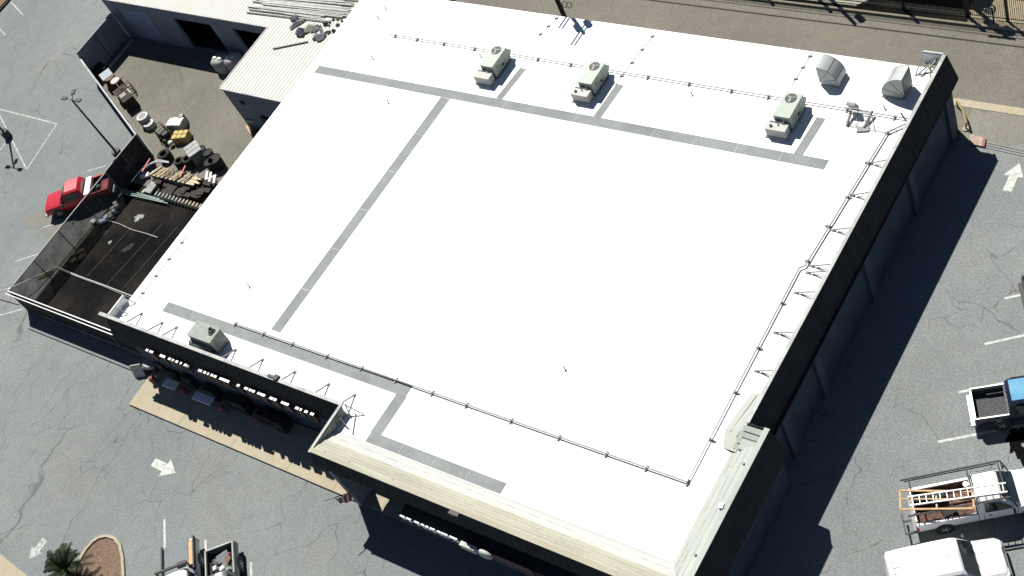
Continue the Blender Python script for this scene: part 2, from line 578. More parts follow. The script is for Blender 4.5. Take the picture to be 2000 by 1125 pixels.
for a, b, w in (((1832, 863), (2060, 818), .13), ((1872, 766), (2060, 728), .13), ((1923, 672), (2080, 637), .13), ((1962, 583), (2080, 556), .13),
                ((321, 1014), (323, 1180), .13), ((401, 1054), (405, 1180), .13), ((490, 1098), (492, 1180), .13)):
    line('parking_line', a, b, w)
for a, b in (((30, 510), (78, 495)), ((-20, 621), (46, 603)), ((85, 444), (106, 437)), ((170, 334), (206, 324)), ((-10, 46), (11, 69)),
             ((14, -4), (45, 29)), ((-10, 211), (112, 242)), ((111, 242), (52, 331)), ((52, 331), (-8, 210)), ((-14, 312), (16, 272))):
    line('parking_line', a, b, 0.11, 'worn_marking')

def arrow(tail, tip, wid, m):
    t0, t1 = G(*tail, 0.006), G(*tip, 0.006)
    d = t1 - t0
    L = d.length
    d.normalize()
    s_ = V((-d.y, d.x, 0))
    h = L * 0.48
    pts = [t0 - s_ * wid * .22, t0 + d * (L - h) - s_ * wid * .22, t0 + d * (L - h) - s_ * wid * .5, t1,
           t0 + d * (L - h) + s_ * wid * .5, t0 + d * (L - h) + s_ * wid * .22, t0 + s_ * wid * .22]
    struct('direction_arrow', MB().add(pts, [tuple(range(7))]), m)

arrow((299, 902), (343, 924), 1.2, 'marking_paint')
arrow((1967, 373), (1991, 318), 1.0, 'marking_paint')
arrow((88, 1054), (57, 1092), 1.1, 'worn_marking')
# sand stain below the red pickup, painted leafy shadow beside the blue one
def blob(name, cx, cy, rx, ry, rot, m, z=0.005, n=28, seed=1, rough=0.18):
    rnd = random.Random(seed)
    c = G(cx, cy, z)
    pts = []
    for i in range(n):
        a = 2 * pi * i / n
        k = 1 + rnd.uniform(-rough, rough)
        x, y = rx * cos(a) * k, ry * sin(a) * k
        pts.append((c.x + x * cos(rot) - y * sin(rot), c.y + x * sin(rot) + y * cos(rot)))
    struct(name, MB().sheet(pts, z), m)

blob('sand_patch', 82, 424, 1.35, 0.9, 0.6, 'patch_asphalt', seed=3)
blob('sand_patch', 105, 448, 1.0, 0.5, 0.5, 'patch_asphalt', z=0.0055, seed=8)
blob('painted_shadow', 1984, 858, 0.42, 0.62, 0.3, 'shadow_black', seed=5, rough=0.35)
blob('painted_shadow', 1994, 886, 0.22, 0.75, 0.75, 'shadow_black', z=0.0055, seed=6, rough=0.4)
# planted island with kerb, bottom left
isl = [G(*p, 0.0) for p in ((243, 1180), (243, 1125), (241, 1090), (236, 1066), (226, 1053), (210, 1048), (195, 1051), (182, 1060), (170, 1074), (159, 1092), (148, 1115), (130, 1180))]
struct('planting_island', MB().prism([xy(p) for p in isl], 0.0, 0.07), 'planter_soil')
k = MB()
for a, b in zip(isl[:-1], isl[1:]):
    k.bar(a + V((0, 0, .075)), b + V((0, 0, .075)), 0.17, 0.15)
    k.cyl(b + V((0, 0, .0752)), 0.085, 0.15, 12)
struct('island_kerb', k, 'walk_concrete')

# ------------------------------------------------------------------ main building
ZR = 4.4
B = thing('warehouse', 'large warehouse with a flat bright white roof and dark parapets', 'building', (-44.5, 30, 0))
XL, XW, YB, YF = -64.45, -24.5, 46.85, 18.3
wm = MB()
wm.box((XL + .1, (YF + YB) / 2, ZR / 2 - .03), (.2, YB - YF - .4, ZR - .1))
wm.box(((XL + XW) / 2, YB - .1, ZR / 2 - .03), (XW - XL, .2, ZR - .1))
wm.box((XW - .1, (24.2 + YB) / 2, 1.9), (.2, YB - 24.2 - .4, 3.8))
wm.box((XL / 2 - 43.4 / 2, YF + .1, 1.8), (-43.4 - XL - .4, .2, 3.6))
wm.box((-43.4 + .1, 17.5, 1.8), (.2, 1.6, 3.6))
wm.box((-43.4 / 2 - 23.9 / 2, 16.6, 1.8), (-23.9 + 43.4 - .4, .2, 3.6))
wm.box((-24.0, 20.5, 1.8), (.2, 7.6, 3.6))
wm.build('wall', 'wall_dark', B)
for y in (26.0, 29.5, 35.4, 41.0, 46.0):
    MB().box((XW + .08, y, 1.75), (.2, .55, 3.5)).build('pilaster', 'wall_pilaster', B)
MB().prism([(XL - .12, YF + .1), (-45.35, YF + .1), (-45.35, 15.9), (-24.1, 15.9), (-24.1, 24.2), (-24.92, 24.2), (-24.92, YB + .04), (XL - .12, YB + .04)], ZR - .14, ZR).build('roof', 'roof_membrane', B)

def slab(name, a_top, b_top, a_bot, b_bot, th, m='parapet_dark'):
    """sloping fascia panel; th = horizontal inward thickness vector"""
    t = V(th)
    P4 = [V(a_top), V(b_top), V(b_bot), V(a_bot)]
    mb = MB()
    if m != 'parapet_dark':
        mb.add(P4 + [p + t for p in P4], [(0, 1, 2, 3), (7, 6, 5, 4), (0, 4, 5, 1), (1, 5, 6, 2), (2, 6, 7, 3), (3, 7, 4, 0)])
    else:
        n = max(4, int((P4[1] - P4[0]).length / .11))
        o = -t.normalized() * .022
        vs = []
        for i in range(n + 1):
            k_ = o if i % 4 in (1, 2) else V((0, 0, 0))
            tp, bt = P4[0].lerp(P4[1], i / n), P4[3].lerp(P4[2], i / n)
            vs += [tp + k_, bt + k_, tp + t, bt + t]
        fs = [(0, 1, 3, 2), (4 * n, 4 * n + 2, 4 * n + 3, 4 * n + 1)]
        for i in range(n):
            p, q_ = 4 * i, 4 * i + 4
            fs += [(p, q_, q_ + 1, p + 1), (p + 2, p + 3, q_ + 3, q_ + 2), (p, p + 2, q_ + 2, q_), (p + 1, q_ + 1, q_ + 3, p + 3)]
        mb.add(vs, fs)
    return mb.build(name, m, B)

# east side
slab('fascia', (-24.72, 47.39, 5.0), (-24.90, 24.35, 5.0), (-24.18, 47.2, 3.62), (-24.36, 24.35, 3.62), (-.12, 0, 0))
MB().bar((-24.80, 47.42, 5.02), (-24.98, 24.35, 5.02), 0.19, 0.05).build('coping', 'coping_metal', B)
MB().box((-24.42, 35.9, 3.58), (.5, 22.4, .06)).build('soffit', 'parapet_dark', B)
# short return on the north side
slab('fascia', (-25.95, 47.42, 5.0), (-24.74, 47.42, 5.0), (-25.95, 47.42, 4.15), (-24.74, 47.42, 4.15), (0, -.06, 0), 'inner_parapet')
slab('fascia_panel', (-25.93, 47.355, 4.96), (-24.95, 47.355, 4.96), (-25.93, 47.30, 4.35), (-24.95, 47.30, 4.35), (0, -.02, 0), 'white_paint')
MB().bar((-25.95, 47.39, 5.02), (-24.72, 47.39, 5.02), 0.10, 0.05).build('coping', 'galvanised', B)
for a, b in (((-25.93, 47.3, 4.95), (-25.98, 46.2, 4.42)), ((-25.2, 47.3, 4.7), (-25.7, 46.2, 4.42)), ((-25.9, 46.3, 4.44), (-25.1, 46.7, 4.44)), ((-25.6, 47.2, 4.5), (-25.2, 46.2, 4.44))):
    MB().bar(a, b, .05).build('brace', 'steel_grey', B)
# south-west front
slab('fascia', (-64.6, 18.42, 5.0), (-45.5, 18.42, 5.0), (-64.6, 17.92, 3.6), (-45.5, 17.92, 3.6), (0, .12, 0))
MB().bar((-64.7, 18.50, 5.02), (-45.35, 18.50, 5.02), 0.20, 0.05).build('coping', 'coping_metal', B)
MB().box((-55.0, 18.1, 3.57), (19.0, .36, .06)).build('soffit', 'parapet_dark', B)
# west return with light grey inner face at its north end
slab('fascia', (-64.62, 20.1, 4.98), (-64.62, 18.56, 4.98), (-64.62, 20.1, 3.8), (-64.62, 18.56, 3.8), (.08, 0, 0), 'white_paint')
MB().box((-64.85, 18.5, 5.03), (.7, .22, .06)).build('coping', 'coping_metal', B)
for a, b in (((-64.5, 20.0, 4.9), (-63.9, 20.1, 4.45)), ((-64.5, 19.2, 4.9), (-63.8, 19.3, 4.45))):
    MB().bar(a, b, .05).build('brace', 'steel_grey', B)
# projecting south-east front (canopy with stepped coated back slope)
ZC = 5.05
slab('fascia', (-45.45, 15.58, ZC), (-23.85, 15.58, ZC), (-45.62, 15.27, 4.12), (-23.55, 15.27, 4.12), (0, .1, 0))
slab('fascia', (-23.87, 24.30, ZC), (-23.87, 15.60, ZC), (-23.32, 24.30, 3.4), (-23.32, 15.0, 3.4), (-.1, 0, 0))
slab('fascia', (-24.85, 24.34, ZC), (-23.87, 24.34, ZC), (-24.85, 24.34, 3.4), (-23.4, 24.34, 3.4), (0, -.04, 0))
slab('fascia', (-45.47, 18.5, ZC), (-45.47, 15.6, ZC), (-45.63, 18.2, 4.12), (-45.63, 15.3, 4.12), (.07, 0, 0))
ip = MB()
for i in range(7):
    ip.box((-45.36 + .02 * (i % 2), 15.85 + .385 * i, 4.70), (.05, .37, .60))
ip.build('parapet_face', 'inner_parapet', B)
MB().bar((-45.42, 15.5, ZC + .02), (-45.42, 18.58, ZC + .02), .16, .05).build('coping', 'coping_metal', B)
MB().bar((-45.45, 15.66, ZC + .022), (-23.86, 15.66, ZC + .022), .26, .05).build('coping', 'aged_coating', B)
MB().bar((-23.98, 15.79, ZC + .02), (-23.98, 24.36, ZC + .02), .26, .05).build('coping', 'aged_coating_pale', B)
rnd = random.Random(4)
# stepped slope, front
prof = [(15.78, ZC), (16.12, 4.97), (16.14, 4.93), (16.50, 4.82), (16.52, 4.77), (16.88, 4.63), (16.90, 4.58), (17.26, 4.425)]
ms = MB()
def strip(mb, pr, x0, x1, n, jit, axis):
    rows = []
    for i in range(n + 1):
        x = x0 + (x1 - x0) * i / n
        row = []
        for j, (y, z) in enumerate(pr):
            jy = rnd.uniform(-jit, jit) * (1 if 0 < j else 0)
            jz = rnd.uniform(-jit, jit) * .25 if 0 < j < len(pr) - 1 else 0
            row.append((x, y + jy, z + jz) if axis == 'X' else (y + jy, x, z + jz))
        rows.append(row)
    o = len(mb.v)
    m_ = len(pr)
    for r in rows:
        mb.v += [V(p) for p in r]
    for i in range(n):
        for j in range(m_ - 1):
            mb.f.append((o + i * m_ + j, o + i * m_ + j + 1, o + (i + 1) * m_ + j + 1, o + (i + 1) * m_ + j))
strip(ms, prof[:5], -45.33, -24.12, 62, .012, 'X')
ms.build('back_slope', 'aged_coating', B)
ms = MB()
strip(ms, prof[4:], -45.33, -24.4, 62, .014, 'X')
ms.build('back_slope', 'aged_coating_light', B)
mp = MB()
prof2 = [(-24.11, ZC), (-24.38, 4.96), (-24.40, 4.91), (-24.72, 4.78), (-24.74, 4.72), (-25.02, 4.58), (-25.04, 4.53), (-25.28, 4.43)]
strip(mp, prof2, 15.80, 23.3, 22, .02, 'Y')
mp.build('back_slope', 'aged_coating_pale', B)
# seams on the slopes
sm = MB()
for y, z in ((15.80, ZC + .01), (15.95, 5.015), (16.13, 4.965), (16.30, 4.885), (16.51, 4.812), (16.89, 4.622), (17.24, 4.44)):
    sm.bar((-45.2, y, z), (-24.6 + (15.8 - y) * .55, y, z), .014, .02)
sm.build('seam', 'pipe_grey', B)
sm = MB()
for x, z in ((-24.39, 4.95), (-24.73, 4.765), (-25.03, 4.565)):
    sm.bar((x, 16.2, z + .012), (x, 23.25, z + .012), .02, .02)
sm.build('seam', 'pipe_grey', B)
# hipped end at the north of the canopy: panels stepping towards the roof
hp = MB()
for i in range(4):
    y1 = 24.22 - i * .27
    hp.box((-24.55 - .05 * i, y1 - .13, 5.01 - i * .12), (1.02, .25, .05), rx=.36)
hp.box((-24.46, 23.68, 4.62), (.9, 1.12, .4))  # unseen filler added to block sunlight leaking under the hip panels
hp.build('hip_panel', 'aged_coating_pale', B)
for i in (0, 2):
    y1 = 24.22 - i * .27
    MB().box((-24.55 - .05 * i, y1 - .265, 4.995 - i * .12), (.96, .02, .05)).build('hip_joint', 'shade_grey', B)
MB().add([(-25.06, 24.3, 4.8), (-25.06, 26.2, 4.75), (-25.75, 26.1, 4.42), (-26.1, 24.0, 4.42), (-25.75, 23.1, 4.42), (-25.0, 23.0, 4.62)], [(0, 1, 2, 3), (0, 3, 4, 5)]).build('back_slope', 'aged_coating_pale', B)
hs = MB()
hs.bar((-25.1, 25.8, 4.78), (-25.3, 23.7, 4.68), .03)
hs.bar((-25.4, 26.0, 4.62), (-25.75, 23.9, 4.55), .025)
hs.bar((-25.7, 23.4, 4.46), (-25.1, 23.2, 4.6), .08, .04)
hs.build('seam', 'pipe_grey', B)
# fixing blocks along the coated slope
for i, (px, py) in enumerate(((634, 884), (682, 904), (767, 939), (830, 966), (967, 1023), (1015, 1043))):
    p = G(px, py, 5.02)
    MB().box(p, (.10, .14, .10), .3).build('fixing_block', 'steel_grey', B)
for px, py in ((687, 879), (751, 905), (817, 933), (835, 947), (963, 993), (990, 1009), (1032, 1025), (1110, 1059), (1194, 1092)):
    p = G(px, py, 4.66)
    mb = MB()
    mb.box(p, (.07, .10, .16))
    mb.box(p + V((-.25, 0, 0)), (.05, .08, .1))
    mb.build('lightning_clip', 'coping_metal', B)
MB().box(G(1409, 988, 5.1), (.2, .26, .14), .2).build('junction_box', 'white_plastic', B)
for px, py in ((1452, 905), (1358, 1083)):
    MB().cyl(G(px, py, 5.06), .06, .08, 8).build('fixing_block', 'steel_grey', B)
mb = MB()
mb.box(G(888, 1003, 5.1), (.5, .22, .12))
mb.box(G(884, 1001, 4.9), (.24, .3, .3))
mb.build('flood_lamp', 'black_metal', B)
mb = MB()
mb.box(G(540, 738, 5.05), (.3, .3, .22))
mb.box(G(530, 735, 5.08), (.5, .16, .1))
mb.build('flood_lamp', 'black_metal', B)
# pier under the south-west canopy corner
MB().box((-44.78, 15.95, 2.04), (.36, 1.12, 4.08)).build('pier', 'wall_grey', B)
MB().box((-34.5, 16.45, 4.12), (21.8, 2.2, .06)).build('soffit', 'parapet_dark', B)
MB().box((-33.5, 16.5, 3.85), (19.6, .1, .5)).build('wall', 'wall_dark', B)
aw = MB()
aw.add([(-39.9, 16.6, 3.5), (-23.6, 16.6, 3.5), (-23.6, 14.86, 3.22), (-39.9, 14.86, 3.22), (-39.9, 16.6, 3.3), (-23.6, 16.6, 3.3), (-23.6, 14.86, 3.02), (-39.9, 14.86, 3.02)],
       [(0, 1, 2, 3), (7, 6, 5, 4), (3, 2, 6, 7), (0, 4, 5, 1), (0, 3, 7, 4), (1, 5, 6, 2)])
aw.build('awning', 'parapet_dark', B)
# walkway pads on the roof
def walkway(a, b, w, npad, gap=.028, z=ZR):
    a, b = V((a[0], a[1], 0)), V((b[0], b[1], 0))
    d = b - a
    L = d.length
    d.normalize()
    s_ = V((-d.y, d.x, 0))
    mb = MB()
    for i in range(npad):
        p0 = a + d * (L * i / npad + gap / 2)
        p1 = a + d * (L * (i + 1) / npad - gap / 2)
        pts = [p0 - s_ * w / 2, p1 - s_ * w / 2, p1 + s_ * w / 2, p0 + s_ * w / 2]
        mb.prism([xy(p) for p in pts], z + .003, z + .014)
    mb.build('walkway_pad', 'walk_pad', B)
    eb = MB()
    for k in (-1, 1):
        eb.bar(a + s_ * k * (w / 2 + .012) + V((0, 0, z + .011)), b + s_ * k * (w / 2 + .012) + V((0, 0, z + .011)), .022, .02)
    eb.build('walkway_edge', 'steel_grey', B)
walkway((-63.8, 39.55), (-28.0, 39.6), .58, 14)
walkway((-52.7, 39.23), (-53.0, 21.35), .66, 6)
walkway((-48.83, 42.45), (-49.05, 39.9), .40, 1)
walkway((-41.95, 42.47), (-42.08, 39.9), .44, 1)
walkway((-29.58, 42.52), (-29.72, 39.9), .44, 1)
walkway((-61.6, 20.55), (-42.66, 20.62), .62, 9)
walkway((-42.95, 20.29), (-43.0, 17.92), .62, 1)
walkway((-43.31, 17.62), (-34.7, 17.62), .56, 4)
# parapet braces standing on the roof
for px, py in ((277, 613), (317, 631), (345, 640), (460, 684), (513, 703), (576, 727), (642, 751), (693, 772)):
    f_ = G(px, py, ZR)
    mb = MB()
    mb.bar(f_ + V((0, 0, .04)), (f_.x + .02, 18.58, 4.96), .06)
    mb.box(f_ + V((0, 0, .03)), (.16, .16, .05))
    mb.build('brace', 'steel_grey', B)
for px, py in ((1627, 450), (1586, 520), (1578, 533), (1555, 572), (1515, 650), (1478, 725), (1700, 320), (1665, 382)):
    f_ = G(px, py, ZR)
    mb = MB()
    mb.bar(f_ + V((0, 0, .04)), (-24.95, f_.y + .02, 4.94), .05)
    mb.bar(f_ + V((.25, 0, .04)), (-25.05, f_.y + .02, 4.5), .03)
    mb.box(f_ + V((0, 0, .03)), (.22, .12, .05))
    mb.build('brace', 'steel_grey', B)
for a, b in (((-44.3, 18.6, 4.45), (-45.3, 18.55, 5.0)), ((-44.6, 17.6, 4.45), (-45.3, 17.9, 4.9)), ((-44.2, 17.4, 4.45), (-44.8, 18.5, 4.45)), ((-45.3, 18.6, 5.0), (-44.9, 18.2, 4.45))):
    MB().bar(a, b, .05).build('brace', 'steel_grey', B)
# pipes on blocks
def roof_pipe(pts, sup, r, m, label, cross):
    t = thing('gas_pipe', label, 'pipe', (pts[0].x, pts[0].y, ZR), group='pipes on the white roof')
    MB().tube(pts, r, 8).build('pipe', m, t, smooth=True)
    for p, c in zip(sup, cross):
        mb = MB()
        d = V((0, 1, 0)) if c == 'X' else V((1, 0, 0))
        mb.bar(p - d * .16 + V((0, 0, .04 + ZR)), p + d * .16 + V((0, 0, .04 + ZR)), .08, .08)
        mb.bar(p - d * .04 + V((0, 0, .12 + ZR)), p + d * .04 + V((0, 0, .12 + ZR)), .06, .10)
        mb.build('support_block', 'steel_grey', t)
    return t
z0 = ZR + .13
sp = [G(*q, 0) * 0 + V((G(*q, z0).x, 43.28, 0)) for q in ((772, 67), (815, 74), (866, 84), (927, 92), (1051, 112), (1115, 123), (1265, 148), (1345, 162), (1428, 175), (1499, 189), (1655, 211), (1745, 231))]
roof_pipe([V((-60.0, 43.28, z0)), V((-24.98, 43.28, z0))], sp, .034, 'pipe_grey', 'thin grey pipe on blocks running behind the three rooftop units', ['X'] * 12)
q1 = ((459, 630), (515, 648), (571, 668), (640, 690), (707, 714), (773, 739), (845, 763), (912, 786), (998, 819), (1091, 853), (1183, 886), (1260, 915), (1341, 943))
q2 = ((1390, 858), (1437, 765), (1482, 678), (1528, 590), (1577, 508), (1617, 440), (1656, 383), (1694, 316), (1733, 258))
sp = [V((G(*q, z0).x, 20.95, 0)) for q in q1] + [V((G(*q, z0).x, G(*q, z0).y, 0)) for q in q2]
roof_pipe([V((-55.95, 20.95, z0)), V((-26.45, 20.95, z0)), V((-26.58, 33.2, z0)), V((-26.36, 33.4, z0)), V((-25.85, 42.2, z0)), V((-25.0, 43.1, z0))], sp, .044, 'pipe_grey',
          'long grey pipe on blocks along the front and right edges of the roof', ['X'] * 13 + ['Y'] * 9)
for (a, b, n_, lab) in (((1092, 30), (1045, 77), 3, 'thin roof cable on black clips behind the left rooftop unit, below the power pole'),
                        ((1281, 62), (1201, 165), 4, 'thin roof cable on black clips reaching the middle rooftop unit'),
                        ((1587, 102), (1545, 168), 3, 'thin roof cable on black clips behind the right rooftop unit'),
                        ((364, 462), (262, 594), 4, 'thin roof cable on black clips along the left edge of the white roof')):
    A_, B_ = G(*a, ZR + .03), G(*b, ZR + .03)
    t = thing('roof_cable', lab, 'cable', (A_.x, A_.y, ZR), group='cables clipped to the roof')
    MB().tube([A_, B_], .016, 6).build('cable', 'pipe_grey', t)
    for i in range(n_):
        p = A_.lerp(B_, (i + .35) / n_)
        MB().box(p + V((0, 0, .01)), (.22, .10, .07), .4).build('clip', 'steel_grey', t)
# small vents
for i, (px, py, lab) in enumerate(((727, 112, 'small roof vent left of the left rooftop unit, near the ribbed shed roof'), (757, 198, 'small roof vent between the two walkways near the shed corner'),
                                   (738, 33, 'small roof vent at the upper left edge of the white roof'), (752, 14, 'topmost small roof vent by the upper roof edge'),
                                   (485, 557, 'small roof vent in the empty left part of the white roof'), (938, 108, 'small roof vent just left of the left rooftop unit'),
                                   (1350, 182, 'small roof vent between the middle and right rooftop units'), (1102, 718, 'tiny roof vent alone near the centre of the white roof'),
                                   (1727, 209, 'slim dark pipe vent behind the small equipment frame'))):
    p = G(px, py, ZR + .1)
    mb = MB()
    mb.cyl(p, .035, .2, 10)
    mb.cyl(p + V((0, 0, .1)), .06, .05, 10)
    tag(mb.build('roof_vent', 'pipe_grey', smooth=True), lab, 'vent', 'small vents on the white roof')

# ------------------------------------------------------------------ rooftop units
def hvac_unit(x, label=''):
    t = thing('rooftop_unit', label, 'air conditioner', (x, 42.25, ZR), group='pale green rooftop air conditioners')
    lx, yc, y0, y1 = x, 42.18, 41.33, 43.03
    MB().box((lx, yc, ZR + .56), (.94, 1.68, .84)).build('cabinet', 'hvac_green', t, bevel=.012)
    MB().box((lx, yc, ZR + .995), (.99, 1.74, .035)).build('lid', 'hvac_green', t, bevel=.01)
    MB().box((lx, yc, ZR + .075), (.84, 1.6, .15)).build('roof_curb', 'hvac_dark', t)
    fy = 42.63
    MB().cyl((lx - .02, fy, ZR + 1.016), .30, .012, 24).build('fan_opening', 'black_metal', t)
    fb = MB()
    for k in range(3):
        a = .5 + 2 * pi * k / 3
        fb.box((lx - .02 + .15 * cos(a), fy + .15 * sin(a), ZR + 1.034), (.24, .12, .012), a, ry=.12)
    fb.cyl((lx - .02, fy, ZR + 1.04), .06, .04, 10)
    fb.build('fan', 'steel_grey', t)
    MB().torus((lx - .02, fy, ZR + 1.026), .305, .014, 24, 6).build('fan_guard', 'hvac_dark', t)
    MB().box((lx + .476, 41.72, ZR + .64), (.012, .16, .20)).build('access_label', 'steel_grey', t)
    sm_ = MB()
    for yy in (41.95, 42.45):
        sm_.box((lx + .473, yy, ZR + .56), (.008, .02, .80))
    sm_.build('panel_seam', 'hvac_dark', t)
    MB().box((lx + .50, 42.2, ZR + .40), (.06, .13, .15)).build('disconnect_box', 'hvac_dark', t)
    hd = MB()
    hd.add([(lx - .3, y1, ZR + .85), (lx + .46, y1, ZR + .85), (lx + .46, y1 + .28, ZR + .5), (lx - .3, y1 + .28, ZR + .5), (lx - .3, y1, ZR + .3), (lx + .46, y1, ZR + .3)],
           [(0, 1, 2, 3), (0, 3, 4), (1, 5, 2), (3, 2, 5, 4), (0, 4, 5, 1)])
    hd.build('intake_hood', 'hvac_green', t)
    bx = lx - .15
    MB().box((bx, 40.93, ZR + .36), (1.14, .50, .54)).build('return_box', 'hvac_grey', t, bevel=.012)
    MB().box((bx, 40.93, ZR + .645), (1.18, .54, .03)).build('return_box_lid', 'hvac_grey', t)
    MB().box((bx, 40.93, ZR + .05), (1.28, .62, .10)).build('box_curb', 'aged_coating_pale', t)
    MB().box((bx - .1, 41.25, ZR + .42), (.8, .14, .6)).build('duct_neck', 'hvac_grey', t)
    cd = MB()
    cd.tube([(lx + .15, 41.32, ZR + .95), (lx + .15, 41.22, ZR + .85), (lx + .12, 41.1, ZR + .66)], .018, 6)
    cd.build('conduit', 'coping_metal', t)
    if 'middle' in label or 'right' in label:
        v_ = MB()
        v_.cyl((bx - .3, 40.9, ZR + .70), .08, .08, 12)
        v_.build('vent_cap', 'hvac_dark', t)
        MB().cyl((bx + .05, 41.05, ZR + .72), .035, .12, 8).build('vent_stub', 'hvac_dark', t)
    return t
hvac_unit(-50.50, label='left pale green rooftop unit with round fan, nearest the ribbed shed')
hvac_unit(-43.42, label='middle one of three pale green rooftop units in a row')
hvac_unit(-31.12, label='right pale green rooftop unit, beside the two curved hoods')
# the older unit by the front parapet
t = thing('packaged_unit', 'squat grey green rooftop unit with a round duct beside the front parapet', 'air conditioner', (-56.4, 19.5, ZR))
MB().box((-56.45, 19.45, ZR + .58), (1.86, 1.0, 1.04)).build('cabinet', 'hvac_aged', t, bevel=.02)
MB().box((-56.45, 19.45, ZR + 1.115), (1.92, 1.05, .035)).build('lid', 'hvac_aged', t, bevel=.01)
MB().box((-56.42, 19.45, ZR + .03), (1.7, .9, .06)).build('roof_curb', 'hvac_dark', t)
fg = MB()
for dx, dy, r_ in ((-.02, .12, .13), (.14, .16, .11), (.10, -.02, .11), (-.17, .22, .08)):
    fg.torus((-55.95 + dx, 19.62 + dy - .1, ZR + 1.16), r_, .035, 14, 6)
fg.build('coiled_hose', 'black_rubber', t, smooth=True)
pn = MB()
pn.box((-55.52, 19.28, ZR + .68), (.02, .32, .5))
pn.box((-55.52, 19.70, ZR + .82), (.02, .32, .34))
pn.build('louvre_panel', 'steel_grey', t)
du = MB()
q = G(388, 671, 5.0)
du.tube([(q.x - .62, q.y + .02, ZR + .45), (q.x - .1, q.y, ZR + .48), (q.x + .55, q.y, ZR + .42), (q.x + .75, q.y + .2, ZR + .4)], .27, 14)
du.build('round_duct', 'grey_green', t, smooth=True)
fr_ = MB()
fr_.torus((q.x - .62, q.y + .02, ZR + .45), .27, .03, 16, 6, Matrix.Rotation(pi / 2, 4, 'Y'))
fr_.build('duct_collar', 'steel_grey', t, smooth=True)

# ------------------------------------------------------------------ curved gooseneck hoods
def gooseneck(cx, y0, y1, sgn, ro, label):
    """quarter-circle elbow; mouth on the side sgn*-1 of its inner corner, throat down to the roof"""
    t = thing('gooseneck_hood', label, 'vent hood', (cx, (y0 + y1) / 2, ZR), group='curved vent hoods on the roof')
    zc = ZR + .22
    ring = [(cx + sgn * 0.0, zc + .05)]
    N = 14
    arc = [(cx + sgn * ro * sin(pi / 2 * i / N), zc + ro * cos(pi / 2 * i / N)) for i in range(N + 1)]
    poly = [(cx, zc)] + arc
    mb = MB()
    n = len(poly)
    mb.add([(p[0], y0, p[1]) for p in poly] + [(p[0], y1, p[1]) for p in poly],
           [tuple(range(n)), tuple(range(n, 2 * n))[::-1]] + [(i, (i + 1) % n, n + (i + 1) % n, n + i) for i in range(n)])
    mb.build('elbow', 'galvanised', t, smooth=True)
    MB().box((cx + sgn * ro * .54, (y0 + y1) / 2, ZR + .11), (ro * .9, y1 - y0 - .03, .22)).build('throat', 'galvanised', t)
    MB().box((cx + sgn * ro * .54, (y0 + y1) / 2, ZR + .04), (ro * 1.0, y1 - y0 + .08, .08)).build('roof_curb', 'aged_coating_pale', t)
    MB().box((cx - sgn * .004, (y0 + y1) / 2, zc + ro * .5), (.012, y1 - y0 - .12, ro * .86)).build('bird_screen', 'steel_grey', t)
    sm_ = MB()
    for k in (.38, .78):
        a = pi / 2 * k
        p = V((cx + sgn * (ro + .004) * sin(a), 0, zc + (ro + .004) * cos(a)))
        sm_.bar((p.x, y0 - .005, p.z), (p.x, y1 + .005, p.z), .025, .02)
        sm_.bar((cx, y0 - .006, zc), (p.x, y0 - .006, p.z), .02, .012, up=(0, 1, 0))
    sm_.build('seam', 'seam_dark', t)
    for yy in (y0, y1):
        ed = MB()
        for i in range(N):
            ed.bar((arc[i][0], yy, arc[i][1]), (arc[i + 1][0], yy, arc[i + 1][1]), .02, .02)
        ed.build('flange', 'seam_dark', t)
gooseneck(-30.6, 44.66, 45.66, 1, 1.08, 'left curved sheet metal vent hood, opening towards the left')
gooseneck(-25.86, 44.54, 45.6, -1, 1.2, 'right curved sheet metal vent hood next to the dark parapet')
# antenna frame on rollers
t = thing('equipment_frame', 'light pipe frame with grey box and two dark sleepers on the white roof', 'equipment frame', (-27.6, 42.8, ZR))
for a, b in (((-28.03, 42.25, ZR + .08), (-28.1, 43.0, ZR + .3)), ((-27.12, 42.3, ZR + .08), (-27.05, 43.25, ZR + .3))):
    MB().tube([a, b], .075, 10).build('sleeper', 'steel_grey', t, smooth=True)
fr = MB()
c8 = [(-28.6, 43.55), (-27.5, 43.6), (-26.5, 42.2), (-28.1, 42.3)]
zz = ZR + .75
for a, b in (((-28.6, 43.5, zz - .3), (-27.4, 43.5, zz - .3)), ((-28.6, 43.5, zz - .3), (-28.15, 42.4, ZR + .1)), ((-27.4, 43.5, zz - .3), (-27.1, 42.3, ZR + .15)), ((-28.3, 42.9, ZR + .25), (-26.9, 42.95, ZR + .2)),
             ((-28.15, 42.4, ZR + .1), (-25.4, 42.45, ZR + .1)), ((-28.1, 42.25, ZR + .05), (-25.6, 42.25, ZR + .05)), ((-27.4, 43.5, zz - .3), (-26.5, 42.2, ZR + .05)), ((-28.5, 43.2, ZR + .3), (-27.2, 43.2, ZR + .3)), ((-27.8, 43.3, ZR + .3), (-27.6, 42.3, ZR + .05))):
    fr.bar(a, b, .028)
fr.build('pipe_frame', 'shade_grey', t)
MB().box((-28.05, 43.2, ZR + .55), (.5, .16, .55), rx=.5).build('equipment_box', 'grey_block', t, bevel=.01)
MB().box((-27.15, 42.2, ZR + .06), (.62, .34, .05), .3).build('base_plate', 'steel_grey', t)
MB().tube([(-25.3, 42.9, 5.35), (-24.95, 42.7, 4.98)], .04, 6).build('mast_stub', 'black_metal', t)

